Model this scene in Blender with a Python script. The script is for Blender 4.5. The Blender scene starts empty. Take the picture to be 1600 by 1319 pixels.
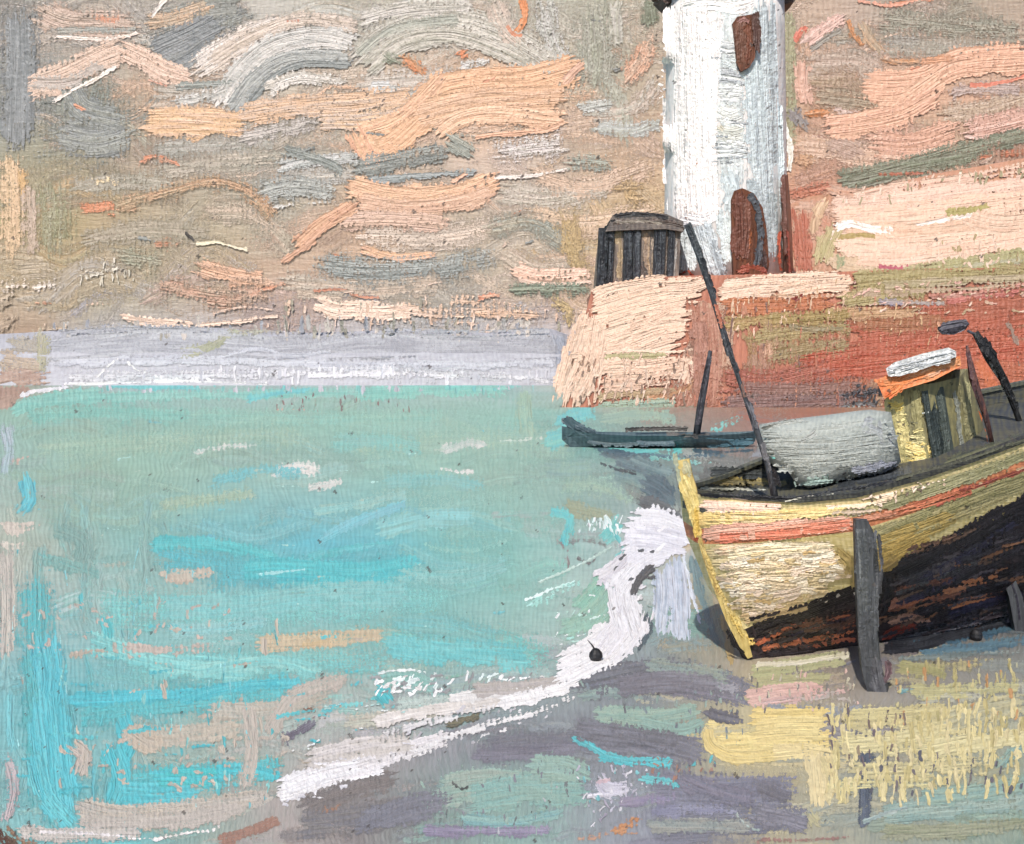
import bpy, bmesh, math, random
from mathutils import Vector
from mathutils.bvhtree import BVHTree
random.seed(7)
R = math.radians
F = 1716.0; CX = 800.0; HY = 560.0; EYE = 3.5
scene = bpy.context.scene
COL = scene.collection
CAM = Vector((0, 0, EYE))

# ------------------------------------------------------------------ camera geometry helpers
def ray(px, py):
    return Vector(((px - CX) / F, 1.0, (HY - py) / F))
def at(px, py, Y):                       # world point seen at a pixel, at depth Y
    return CAM + ray(px, py) * Y
def ground(px, py, z=0.0):
    return at(px, py, (EYE - z) * F / (py - HY))
def proj(p):
    y = max(p[1], 0.5)
    return (CX + F * p[0] / y, HY - F * (p[2] - EYE) / y)
def lin(h):
    r = []
    for i in (0, 2, 4):
        c = int(h[i:i+2], 16) / 255
        r.append(c / 12.92 if c <= .04045 else ((c + .055) / 1.055) ** 2.4)
    return tuple(r)
KA = 0.86; EL = 1.5e-5

# ------------------------------------------------------------------ materials
def nt(name):
    m = bpy.data.materials.new(name); m.use_nodes = True
    t = m.node_tree; t.nodes.clear()
    return m, t
class G:                                  # tiny node graph writer
    def __init__(s, t): s.t = t
    def n(s, typ, **k):
        x = s.t.nodes.new(typ)
        for a, b in k.items(): setattr(x, a, b)
        return x
    def put(s, sock, v):
        if isinstance(v, bpy.types.NodeSocket): s.t.links.new(v, sock)
        elif isinstance(v, tuple) and len(v) == 3 and sock.type == 'RGBA': sock.default_value = (*v, 1)
        else: sock.default_value = v
    def m(s, op, a, b=None, c=None, clamp=False):
        x = s.n('ShaderNodeMath', operation=op, use_clamp=clamp)
        s.put(x.inputs[0], a)
        if b is not None: s.put(x.inputs[1], b)
        if c is not None: s.put(x.inputs[2], c)
        return x.outputs[0]
    def vec(s, a, b, c):
        x = s.n('ShaderNodeCombineXYZ')
        s.put(x.inputs[0], a); s.put(x.inputs[1], b); s.put(x.inputs[2], c)
        return x.outputs[0]
    def xyz(s, v):
        x = s.n('ShaderNodeSeparateXYZ'); s.put(x.inputs[0], v); return x.outputs
    def attr(s, name):
        return s.n('ShaderNodeAttribute', attribute_name=name)
    def noise(s, v, scale=1.0, detail=2.0, rough=.5, dist=0.0):
        x = s.n('ShaderNodeTexNoise'); s.put(x.inputs['Vector'], v)
        x.inputs['Scale'].default_value = scale; x.inputs['Detail'].default_value = detail
        x.inputs['Roughness'].default_value = rough; x.inputs['Distortion'].default_value = dist
        return x.outputs[0]
    def step(s, v, a, b):
        x = s.n('ShaderNodeMapRange', interpolation_type='SMOOTHSTEP')
        s.put(x.inputs[0], v); s.put(x.inputs[1], a); s.put(x.inputs[2], b)
        return x.outputs[0]
    def mix(s, f, a, b, mode='MIX'):
        x = s.n('ShaderNodeMix', data_type='RGBA', blend_type=mode)
        s.put(x.inputs[0], f); s.put(x.inputs[6], a); s.put(x.inputs[7], b)
        return x.outputs[2]

def weave(g, cx, cy):
    """canvas grain (0..1): vertical ribs crossed by weaker horizontal threads"""
    wob = g.m('MULTIPLY', g.m('SINE', g.m('ADD', g.m('MULTIPLY', cx, .013), g.m('MULTIPLY', cy, .021))), .25)
    wob2 = g.noise(g.vec(g.m('MULTIPLY', cx, .09), g.m('MULTIPLY', cy, .035), 1.7), 1, 0)
    a = g.m('SINE', g.m('ADD', g.m('MULTIPLY', cx, 6.283 / 8.2), g.m('ADD', g.m('MULTIPLY', wob, 22), g.m('MULTIPLY', wob2, 5))))
    b = g.m('SINE', g.m('ADD', g.m('MULTIPLY', cy, 6.283 / 10.5), g.m('ADD', g.m('MULTIPLY', wob, 17), g.m('MULTIPLY', wob2, 7))))
    s = g.m('ADD', g.m('MULTIPLY', a, .2), g.m('MULTIPLY', b, .06))
    nn = g.noise(g.vec(g.m('MULTIPLY', cx, .16), g.m('MULTIPLY', cy, .075), 9.2), 1, 2, .6)
    return g.m('ADD', g.m('ADD', s, .08), g.m('MULTIPLY', nn, .84), clamp=True)

def finish(g, col, height, pxm, alpha=None, rough=.5, strength=1.0, spec=.35):
    bp = g.n('ShaderNodeBump'); bp.inputs['Strength'].default_value = strength
    bp.inputs['Distance'].default_value = 1.0
    g.put(bp.inputs['Height'], g.m('MULTIPLY', height, pxm))
    p = g.n('ShaderNodeBsdfPrincipled')
    g.put(p.inputs['Base Color'], col); g.put(p.inputs['Roughness'], rough)
    p.inputs['Specular IOR Level'].default_value = spec
    g.put(p.inputs['Normal'], bp.outputs[0])
    if alpha is not None: g.put(p.inputs['Alpha'], alpha)
    o = g.n('ShaderNodeOutputMaterial'); g.put(o.inputs[0], p.outputs[0])

def pits(g, cx, cy, col):
    """tiny dark pits and specks of grit in the paint"""
    v = g.n('ShaderNodeTexVoronoi', feature='F1'); g.put(v.inputs['Vector'], g.vec(cx, cy, 0.0))
    v.inputs['Scale'].default_value = 1 / 24.0
    c = g.xyz(v.outputs['Color'])
    wob = g.m('MULTIPLY_ADD', g.m('SINE', g.m('ADD', g.m('MULTIPLY', cx, .9), cy)), .25, .5)
    rad = g.m('MULTIPLY', g.step(c[0], .35, 1.0), .14)
    dd = g.m('ADD', v.outputs['Distance'], g.m('MULTIPLY', g.m('SUBTRACT', wob, .5), .16))
    k = g.step(g.m('SUBTRACT', rad, dd), 0.0, .03)
    return g.mix(g.m('MULTIPLY', k, .75), col, lin('4a4440')), k

def stroke_material():
    m, t = nt('brushed_oil_paint'); g = G(t)
    A = g.xyz(g.attr('sa').outputs['Vector'])      # u px, v px, seed
    B = g.xyz(g.attr('sb').outputs['Vector'])      # length px, width px, dryness
    C = g.xyz(g.attr('sc').outputs['Vector'])      # softness, body, spare
    D = g.xyz(g.attr('cv').outputs['Vector'])      # canvas x, y, metres per px
    c1 = g.attr('c1').outputs['Color']; c2 = g.attr('c2').outputs['Color']
    u, v, seed = A; L, w, dry = B; soft, body = C[0], C[1]; cx, cy, pxm = D
    st = g.noise(g.vec(g.m('MULTIPLY', u, .012), g.m('MULTIPLY', v, .16), seed), 1, 2, .62)
    st = g.m('MULTIPLY_ADD', g.m('SUBTRACT', st, .5), 2.3, .5, clamp=True)
    fine = g.noise(g.vec(g.m('MULTIPLY', u, .02), g.m('MULTIPLY', v, .55), g.m('ADD', seed, 7)), 1, 0, .5)
    lump = g.noise(g.vec(g.m('MULTIPLY', cx, .09), g.m('MULTIPLY', cy, .08), seed), 1, 3, .68)
    big = g.noise(g.vec(g.m('MULTIPLY', cx, .03), g.m('MULTIPLY', cy, .035), seed), 1, 1)
    ss = g.m('SINE', g.m('ADD', g.m('MULTIPLY', cx, .76), g.m('MULTIPLY', lump, 5)))
    s2 = g.m('SINE', g.m('ADD', g.m('MULTIPLY', cy, .6), g.m('MULTIPLY', lump, 7)))
    rib = g.m('ADD', g.m('MULTIPLY', ss, .5), g.m('MULTIPLY', s2, .25))
    v2 = g.m('ADD', v, g.m('MULTIPLY', g.m('SUBTRACT', big, .5), g.m('ADD', g.m('MULTIPLY', w, .30), 3)))
    half = g.m('MULTIPLY', w, .5)
    dn = g.m('MINIMUM', u, g.m('SUBTRACT', L, u))
    dn = g.m('ADD', dn, g.m('MULTIPLY', g.m('SUBTRACT', st, .6), g.m('MULTIPLY', w, .6)))
    q = g.m('MULTIPLY', g.m('MAXIMUM', 0.0, g.m('SUBTRACT', g.m('MULTIPLY', w, .38), dn)), 1.32)
    d = g.m('SUBTRACT', half, g.m('SQRT', g.m('ADD', g.m('MULTIPLY', v2, v2), g.m('MULTIPLY', q, q))))
    rag = g.m('ADD', g.m('ADD', 4.0, g.m('MULTIPLY', g.m('MULTIPLY', dry, w), .55)), g.m('MULTIPLY', g.m('MULTIPLY', soft, w), .6))
    cov = g.m('DIVIDE', d, rag, clamp=True)
    Wc = g.m('MULTIPLY_ADD', rib, .38, g.m('MULTIPLY_ADD', g.m('SUBTRACT', lump, .5), 2.3, .5), clamp=True)
    bg_ = g.m('MULTIPLY_ADD', g.m('SUBTRACT', big, .5), 1.8, .5, clamp=True)
    T = g.m('ADD', g.m('ADD', g.m('MULTIPLY', st, .32), g.m('MULTIPLY', Wc, .42)), g.m('MULTIPLY', bg_, .26))
    de = g.m('MULTIPLY', dry, g.m('MULTIPLY_ADD', g.m('DIVIDE', u, g.m('MAXIMUM', L, 1.0)), .7, .65))
    mm = g.m('MULTIPLY', cov, g.m('SUBTRACT', .98, g.m('MULTIPLY', de, .95)))
    dl = g.m('MULTIPLY_ADD', soft, .40, .05)
    al = g.step(mm, g.m('SUBTRACT', T, dl), g.m('ADD', T, dl))
    al = g.m('MULTIPLY', al, g.step(d, 0.0, .8))
    al = g.m('MULTIPLY', al, g.m('SUBTRACT', 1.0, g.m('MULTIPLY', soft, .3)))
    # paint is either there or not: thin passages break up into fine grains
    wn = g.n('ShaderNodeTexWhiteNoise', noise_dimensions='3D')
    g.put(wn.inputs['Vector'], g.vec(g.m('FLOOR', g.m('MULTIPLY', cx, .8)), g.m('FLOOR', g.m('MULTIPLY', cy, .8)), seed))
    al = g.m('GREATER_THAN', al, g.m('MULTIPLY_ADD', wn.outputs['Value'], .96, .02))
    mixf = g.step(g.m('ADD', g.m('MULTIPLY', st, .5), g.m('MULTIPLY', lump, .5)), .36, .64)
    col = g.mix(mixf, c1, c2)
    fl = g.m('ADD', g.m('MULTIPLY_ADD', fine, .30, .70), g.m('ADD', g.m('MULTIPLY', st, .18), g.m('MULTIPLY', big, .14)))
    col = g.mix(1.0, col, g.vec(fl, fl, fl), 'MULTIPLY')
    col, k = pits(g, cx, cy, col)
    h = g.m('ADD', g.m('MULTIPLY', st, 1.6), g.m('MULTIPLY', fine, 1.0))
    h = g.m('ADD', h, g.m('MULTIPLY', lump, 3.7))
    h = g.m('MULTIPLY', h, body)
    h = g.m('ADD', h, g.m('MULTIPLY', rib, .44))
    finish(g, col, h, pxm, al, .48)
    return m
STROKE = stroke_material()

_base = {}
def base_mat(name, h1, h2, body=1.0, grain=(.02, .004), rough=.55, varied=False):
    """thinly painted ground coat of a surface: two close tones dragged with the grain"""
    if name in _base: return _base[name]
    m, t = nt(name); g = G(t)
    cx, cy, pxm = g.xyz(g.attr('cv').outputs['Vector'])
    st = g.noise(g.vec(g.m('MULTIPLY', cx, grain[1]), g.m('MULTIPLY', cy, grain[0]), 1.3), 4, 3, .62, .5)
    fine = g.noise(g.vec(g.m('MULTIPLY', cx, grain[1] * 6), g.m('MULTIPLY', cy, grain[0] * 6), 5.3), 2, 3, .6)
    W = weave(g, cx, cy)
    f = g.step(g.m('ADD', g.m('MULTIPLY', st, .7), g.m('MULTIPLY', W, .3)), .36, .64)
    a = tuple(c * KA for c in lin(h1)); b = tuple(c * KA for c in lin(h2))
    if varied: a = g.attr('c1').outputs['Color']; b = g.attr('c2').outputs['Color']
    col = g.mix(f, a, b)
    fl = g.m('MULTIPLY_ADD', fine, .4, .8)
    col = g.mix(1.0, col, g.vec(fl, fl, fl), 'MULTIPLY')
    col, k = pits(g, cx, cy, col)
    h = g.m('ADD', g.m('MULTIPLY', fine, 1.5 * body), g.m('MULTIPLY', W, .8))
    h = g.m('SUBTRACT', h, g.m('MULTIPLY', k, 2.0))
    finish(g, col, h, pxm, None, rough)
    _base[name] = m
    return m

# ------------------------------------------------------------------ meshes
class Surf:
    """one object: base geometry plus the ribbons of paint that lie on it"""
    def __init__(s, name, verts, faces, mat, parent=None, facemats=None, mats=None, smooth=False, e=EL, bias=2e-4, varied=False, ka=KA, sat=1.0, tint=(1, 1, 1)):
        s.ka = ka; s.sat = sat; s.tint = tint; s.varied = varied; s.cells = {}
        s.name = name; s.v = [Vector(p) for p in verts]; s.f = []; s.fm = []; s.plane = None
        for i, f in enumerate(faces):
            m_ = facemats[i] if facemats else 0
            for q in ([(f[0], f[1], f[2]), (f[0], f[2], f[3])] if len(f) == 4 else [tuple(f)]): s.f.append(q); s.fm.append(m_)
        s.mats = mats or [mat]
        s.nb = len(s.v); s.parent = parent; s.smooth = smooth; s.e = e; s.k = 0; s.bias = bias
        s.tree = None; s.sv = []
        s.SA = []; s.SB = []; s.SC = []; s.C1 = []; s.C2 = []
        s.nfb = len(s.f)
    def hit(s, px, py, last):
        if s.plane is not None: return (EYE - s.plane) * F / max(py - HY, 12)
        if s.tree is None: s.tree = BVHTree.FromPolygons(s.v[:s.nb], s.f[:s.nfb])
        d = ray(px, py); loc, n, i, dist = s.tree.ray_cast(CAM, d.normalized())
        if loc is None: return last
        return loc[1]
    def stroke(s, pts, w, c1, c2, dry=0.1, soft=0.1, body=1.0, jit=0.0):
        w = w * 1.16 + 3; dry = max(.21, dry * .85)
        P = [Vector((a, b, 0)) for a, b in pts]
        if len(P) == 1: P.append(P[0] + Vector((1, 0, 0)))
        Q = [P[0] * 2 - P[1]] + P + [P[-1] * 2 - P[-2]]
        pl = []
        for i in range(1, len(Q) - 2):
            a, b, c, d = Q[i-1:i+3]; n = max(2, int((c - b).length / 9))
            for j in range(n):
                t = j / n
                pl.append(.5 * ((2*b) + (c-a)*t + (2*a-5*b+4*c-d)*t*t + (3*b-a-3*c+d)*t**3))
        pl.append(P[-1])
        ext = w * .2                                   # ribbon slightly longer than the drawn path
        pl[0] = pl[0] + (pl[0] - pl[1]).normalized() * ext
        pl[-1] = pl[-1] + (pl[-1] - pl[-2]).normalized() * ext
        seed = random.random() * 90
        U = [0.0]
        for i in range(1, len(pl)): U.append(U[-1] + (pl[i] - pl[i-1]).length)
        L = U[-1]; nc = max(2, min(8, int(w / 12) + 1)); last = None
        rows = []; hw = w * .62
        for i, p in enumerate(pl):
            tn = (pl[min(i+1, len(pl)-1)] - pl[max(i-1, 0)]).normalized(); nr = Vector((-tn.y, tn.x, 0))
            row = []
            for j in range(nc + 1):
                vv = -hw + 2 * hw * j / nc; q = p + nr * vv
                row.append((q.x, q.y, U[i], vv))
            rows.append(row)
        # first pass: depths (with fallback to the nearest known depth)
        dep = [[s.hit(x, y, None) for (x, y, _, _) in row] for row in rows]
        known = [z for r in dep for z in r if z is not None]
        if not known: return
        def near(i, j):
            best = None; bd = 1e9
            for a in range(max(0, i-6), min(len(dep), i+7)):
                for b in range(nc + 1):
                    if dep[a][b] is not None:
                        dd = (a-i)**2 + (b-j)**2
                        if dd < bd: bd = dd; best = dep[a][b]
            return best if best is not None else known[0]
        cs = {(int(x // 14), int(y // 14)) for r in rows for (x, y, _, _) in r}
        cs |= {(a + 1, b) for a, b in cs} | {(a, b + 1) for a, b in cs}
        k = 1 + max(s.cells.get(c, 0) for c in cs)
        for c in cs: s.cells[c] = k
        s.k = max(s.k, k); sc = 1 - s.e * k - s.bias
        base = len(s.v); 
        def tone(c):
            y = .25*c[0] + .65*c[1] + .1*c[2]
            return [min((y + (q - y) * s.sat) * s.ka * t_, .92) for q, t_ in zip(c, s.tint)]
        col1 = tone(c1); col2 = tone(c2)
        for i, row in enumerate(rows):
            for j, (x, y, u, vv) in enumerate(row):
                z = dep[i][j]
                if z is None: z = near(i, j)
                s.v.append(at(x, y, z * sc))
                s.sv.append(((u, vv, seed), (L, w, dry), (soft, body, 0), col1, col2, (x, y, z / F)))
        for i in range(len(rows) - 1):
            for j in range(nc):
                a = base + i * (nc + 1) + j
                s.f.append((a, a+1, a+nc+2, a+nc+1))
    def paint(s, text):
        for ln in text.strip().splitlines():
            ln = ln.split('#')[0].strip()
            if not ln: continue
            head, tail = ln.split('|'); h = head.split()
            pts = [tuple(float(q) for q in p.split(',')) for p in tail.split()]
            s.stroke(pts, float(h[2]), lin(h[0]), lin(h[1]), float(h[3]) / 10, float(h[4]) / 10, float(h[5]) if len(h) > 5 else 1.0)
    def dabs(s, n, box, cols, w=(4, 8), ln=(8, 20), ang=90, da=15, dry=.2, body=1.2, soft=0.0, inside=None):
        for _ in range(n):
            x = random.uniform(box[0], box[2]); y = random.uniform(box[1], box[3])
            if inside and not inside(x, y): continue
            a = R(ang + random.uniform(-da, da)); l = random.uniform(*ln) / 2
            c = random.choice(cols.split()); c1 = lin(c); k = random.uniform(.8, 1.1)
            c2 = tuple(min(1, q * k) for q in c1)
            b = random.uniform(-.15, .15) * l
            s.stroke([(x - l*math.cos(a), y - l*math.sin(a)), (x + b*math.sin(a), y + b*math.cos(a)), (x + l*math.cos(a), y + l*math.sin(a))],
                     random.uniform(*w), c1, c2, dry, soft, body)
    def build(s):
        nsf = s.nfb; me = bpy.data.meshes.new(s.name)
        me.from_pydata([tuple(p) for p in s.v], [], s.f)
        for m in s.mats: me.materials.append(m)
        me.materials.append(STROKE); si = len(s.mats)
        me.polygons.foreach_set('material_index', s.fm + [si] * (len(s.f) - nsf))
        sm = [s.smooth] * nsf + [True] * (len(s.f) - nsf)
        me.polygons.foreach_set('use_smooth', sm)
        sv = s.sv
        cv = []
        for p in s.v[:s.nb]:
            a, b = proj(p); cv += [a, b, max(p[1], 2) / F]
        for r in sv: cv += r[5]
        at_ = me.attributes.new('cv', 'FLOAT_VECTOR', 'POINT'); at_.data.foreach_set('vector', cv)
        if sv:
            for nm, ix in (('sa', 0), ('sb', 1), ('sc', 2)):
                q = [0.0] * (3 * s.nb)
                for r in sv: q += r[ix]
                me.attributes.new(nm, 'FLOAT_VECTOR', 'POINT').data.foreach_set('vector', q)
            for nm, ix in (('c1', 3), ('c2', 4)):
                q = [0.0] * (4 * s.nb)
                if s.varied:
                    rr = random.Random(ix)
                    for i_, p in enumerate(s.v[:s.nb]):
                        a, b = proj(p); c = note(a + rr.uniform(-30, 30), b + rr.uniform(-15, 15)); m_ = s.ka * (1.0 if ix == 3 else .9)
                        q[4*i_:4*i_+4] = [c[0]*m_, c[1]*m_, c[2]*m_, 1.0]
                for r in sv: q += [*r[ix], 1.0]
                me.attributes.new(nm, 'FLOAT_COLOR', 'POINT').data.foreach_set('color', q)
        o = bpy.data.objects.new(s.name, me); COL.objects.link(o)
        if s.parent: o.parent = s.parent
        s.obj = o
        return o

def thing(name, label, cat, group=None):
    o = bpy.data.objects.new(name, None); COL.objects.link(o)
    o['label'] = label; o['category'] = cat
    if group: o['group'] = group
    return o
def settle(root, loc):                      # put the empty at the thing's base, children stay where they are
    root.location = loc
    def inv(o):
        for c in o.children: c.location = Vector(c.location) - Vector(loc)
    inv(root)
def tag(o, label, cat, group=None):
    o['label'] = label; o['category'] = cat
    if group: o['group'] = group
    return o

# shape builders: return (verts, faces)
def tube(pts, rad, n=10, cap=True):
    pts = [Vector(p) for p in pts]; V = []; Fc = []
    if not isinstance(rad, (list, tuple)): rad = [rad] * len(pts)
    for i, p in enumerate(pts):
        t = (pts[min(i+1, len(pts)-1)] - pts[max(i-1, 0)]).normalized()
        a = t.cross(Vector((0, 1, 0.01))).normalized(); b = t.cross(a)
        for k in range(n):
            q = 2 * math.pi * k / n; V.append(p + (a * math.cos(q) + b * math.sin(q)) * rad[i])
    for i in range(len(pts) - 1):
        for k in range(n):
            Fc.append((i*n+k, i*n+(k+1) % n, (i+1)*n+(k+1) % n, (i+1)*n+k))
    if cap: Fc.append(tuple(range(n))[::-1]); Fc.append(tuple((len(pts)-1)*n+k for k in range(n)))
    return V, Fc
def lathe(c, prof, n=48):
    V = []; Fc = []
    for r, z in prof:
        for k in range(n):
            a = 2 * math.pi * k / n; V.append(Vector((c[0] + r*math.cos(a), c[1] + r*math.sin(a), z)))
    for i in range(len(prof) - 1):
        for k in range(n): Fc.append((i*n+k, i*n+(k+1) % n, (i+1)*n+(k+1) % n, (i+1)*n+k))
    Fc.append(tuple(range(n))[::-1]); Fc.append(tuple((len(prof)-1)*n+k for k in range(n)))
    return V, Fc
def slab(poly, dvec):
    """front polygon (list of world points) given thickness dvec"""
    n = len(poly); V = [Vector(p) for p in poly] + [Vector(p) + Vector(dvec) for p in poly]
    Fc = [tuple(range(n)), tuple(range(n, 2*n))[::-1]] + [(i, (i+1) % n, n+(i+1) % n, n+i) for i in range(n)]
    return V, Fc
def join(*vf):
    V = []; Fc = []
    for v, f in vf:
        o = len(V); V += v; Fc += [tuple(i + o for i in q) for q in f]
    return V, Fc

# ------------------------------------------------------------------ coarse colour notes (100 px cells)
GRID = """
9a9690 c4b4a6 a39d95 b8b0a6 c0bab2 bab5a8 b9b4a6 bdb0a2 b5b0a2 b3b0a0 c0ae9a c0ae9a c0a996 b8a598 9f9c8c b5a494
8c8f8e 969a90 d2ae92 cdb8a4 c0b4a4 c9b3a0 dab294 dfb594 d8b294 b0aa98 c4ab94 c4ab94 c4a48c c8a288 d9ae94 d4ae96
a09a86 a5a090 b09a88 a9a396 a9a59a b8ab98 b4a698 d0b8a8 c4b4a8 c4a892 c8ac90 c8ac90 c0967c c09a88 a8a08c b59480
b8a880 b29a78 b0a48c b0a28a a8a69c c8a68c c6a892 b8ab98 bcae98 c2ab84 c2ab84 c2ab84 c08870 e4c4ac e6c6b0 e4c4ac
c0b09a b2a68c b2a48e c2a88e c4a088 c8ae98 b0a898 b2a898 c8ae98 c4a890 e0bca4 e0bca4 c49a80 b8a078 b0a078 b09474
a88c78 b0b0b8 b4b4be b4b2b8 b4b4be b4b4be b4b4be b6b4be b8b6be e6c4ae e0b8a0 b08068 a8905c b46040 b0583c b0583c
98b8a8 8cbcae 94bcae 8ebcae 96bbaa 90bcaa 92beb0 98bfaf 80bfb4 88a8a0 90988c a08074 a05c48 8c8480 a89c78 806a58
9cb8ae 9ab8a4 98b8a6 98b8aa a0bcb0 8cb8ae 94bcae 9abcac 98b8aa 88a49c 708a88 6a706c 888c88 8c908c 98906c 8c8868
b4b8a8 88b4ac 8cb8b0 7ab8b8 60b4c0 68b8c4 74b8b8 84bab0 88bab0 a8b8b4 c0c4c0 e0c49c e0c08c a89050 6a6048 403840
b0b8b0 88b8b4 a8bab0 98beb8 84b8b4 8cbcb8 84b8b0 88bcb4 90b8a8 c0c8c4 88a8a4 c0a070 a08868 403438 302c34 303844
88b8b8 68b8bc 78bcbc 80bcb8 88b8b0 a8b4a4 88bcb4 a0bcb4 b0c0bc 90989a 8c9498 b0a890 b8a898 84828a b0a888 989c98
74b8bc 60b4bc b4b0a0 a4b4a8 a8a8a0 c4c0bc a8a4a8 84848a 86888e 8a8c90 88908e dccc98 ccc09a a8a090 c0b898 b0b098
90b8b4 68b4b8 84b4b0 a0aca0 b8aca6 8c8684 8c9090 94b0a4 96b0a8 a0a4a8 8c8c98 9c9890 c8bc98 98a098 9aa898 94a898
"""
GR = [[lin(c) for c in r.split()] for r in GRID.strip().splitlines()]
def note(x, y):
    gx = min(max((x - 50) / 100, 0), 14.999); gy = min(max((y - 50) / 100, 0), 11.999)
    i, j = int(gx), int(gy); a, b = gx - i, gy - j
    return tuple((GR[j][i][k]*(1-a) + GR[j][i+1][k]*a)*(1-b) + (GR[j+1][i][k]*(1-a) + GR[j+1][i+1][k]*a)*b for k in range(3))
def cover(s, n, box, w, ln, ang=0, da=14, curve=.15, jit=.10, dry=(.05, .4), soft=(.1, .6), body=.9, inside=None, cjit=40):
    for _ in range(n):
        x = random.uniform(box[0], box[2]); y = random.uniform(box[1], box[3])
        if inside and not inside(x, y): continue
        a = R(ang + random.uniform(-da, da)); l = random.uniform(*ln) / 2
        k1 = 1 + random.gauss(0, jit); k2 = 1 + random.gauss(0, jit); wr = random.gauss(0, .03)
        n1 = note(x + random.gauss(0, cjit), y + random.gauss(0, cjit * .35)); n2 = note(x + random.gauss(0, cjit), y + random.gauss(0, cjit * .35))
        c1 = (n1[0]*k1*(1+wr), n1[1]*k1, n1[2]*k1*(1-wr)); c2 = (n2[0]*k2*(1-wr), n2[1]*k2, n2[2]*k2*(1+wr))
        b = random.uniform(-curve, curve) * l * 2
        dx, dy = math.cos(a), math.sin(a)
        s.stroke([(x - l*dx, y - l*dy), (x - b*dy, y + b*dx), (x + l*dx, y + l*dy)], random.uniform(*w), c1, c2, random.uniform(*dry), random.uniform(*soft), body)
#@@SCENE@@
# ================================================================== SETTING
# ---- sky: upright backdrop far behind everything, its wings bent towards the viewer
SKYD = 320
V = []; Fc = []
prof = [(-420, 60), (-380, 190), (-300, 285), (-220, SKYD)] + [(x, SKYD) for x in range(-200, 201, 10)] + [(220, SKYD), (300, 285), (380, 190), (420, 60)]
SZ = [-8, 0] + list(range(10, 121, 10)) + [170]
for z in SZ:
    for x, y in prof: V.append((x, y, z))
for r in range(len(SZ) - 1):
    for i in range(len(prof) - 1):
        a = r * len(prof) + i; Fc.append((a, a+1, a+1+len(prof), a+len(prof)))
sky = Surf('sky', V, Fc, base_mat('sky_ground_coat', 'b4ab9b', 'a49f90', varied=True), varied=True, ka=.85, sat=.90, tint=(1.02, .985, .98))
cover(sky, 40, (-30, -10, 1630, 500), (60, 100), (120, 240), dry=(0, .2), soft=(.6, .95), jit=.04, body=.5)
cover(sky, 300, (-20, -10, 1620, 500), (24, 60), (70, 180), da=22, curve=.35, dry=(.1, .5), soft=(.25, .7), jit=.08, cjit=55, body=.6)
cover(sky, 60, (-20, -10, 1620, 480), (16, 40), (50, 130), da=30, curve=.3, dry=(.3, .6), soft=(.2, .5), jit=.05, cjit=130, body=.8)
sky.paint("""
b4aea4 c2bab0 60 2 5 .5 | 210,60 330,80 420,60
c4b8aa b4aca0 60 2 5 .5 | 240,140 340,150 440,160
b4aea4 a8a89e 50 2 5 .5 | 240,235 330,228 430,225
c0b4a4 b0a898 50 3 4 .6 | 250,265 340,255 440,250
b8b4ac c8c0b4 60 2 5 .5 | 430,280 500,275 560,270
b4a894 a8a08c 60 2 5 .5 | 120,380 220,360 330,365
b8ac98 c4b09c 70 2 5 .5 | 330,330 400,340 470,400
b8b0a0 a8a494 60 2 5 .5 | 110,300 190,285 280,290
c8b4a0 b8ac9c 60 2 4 .6 | 440,440 560,450 700,440
c8b8a8 d4c0ae 60 2 4 .6 | 560,370 680,370 800,350
c8bcae bcb4a4 60 2 4 .6 | 780,300 860,310 950,290
d4b8a0 c8b09a 50 2 4 .7 | 830,270 920,290 1020,260
ccb49c d8bc9e 60 2 4 .7 | 820,340 920,350 1030,330
b8b8a8 a8aa9a 60 2 5 .5 | 900,60 960,150 980,230
c8b8a8 b8b4a8 50 3 4 .6 | 920,180 990,170 1030,120
bcc0bc b0b4ac 36 3 3 .7 | 930,200 990,205 1030,190
d0c4b8 c0b8ac 50 2 4 .6 | 560,130 640,125 720,120
c4c4be b4b6b0 40 3 4 .6 | 560,150 620,150 680,145
d8b8a0 ccb09a 60 2 4 .7 | 1250,230 1330,240 1420,250
c4b0a0 b8a898 60 2 4 .6 | 1260,100 1330,100 1380,120
b4ac9e a8a698 60 2 5 .5 | 1380,70 1480,75 1610,80
c8b4a0 bca890 50 2 4 .6 | 1470,180 1540,170 1620,150
d8c0b4 ccb4a8 40 3 4 .6 | 1300,170 1340,180 1400,190
""")
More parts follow.
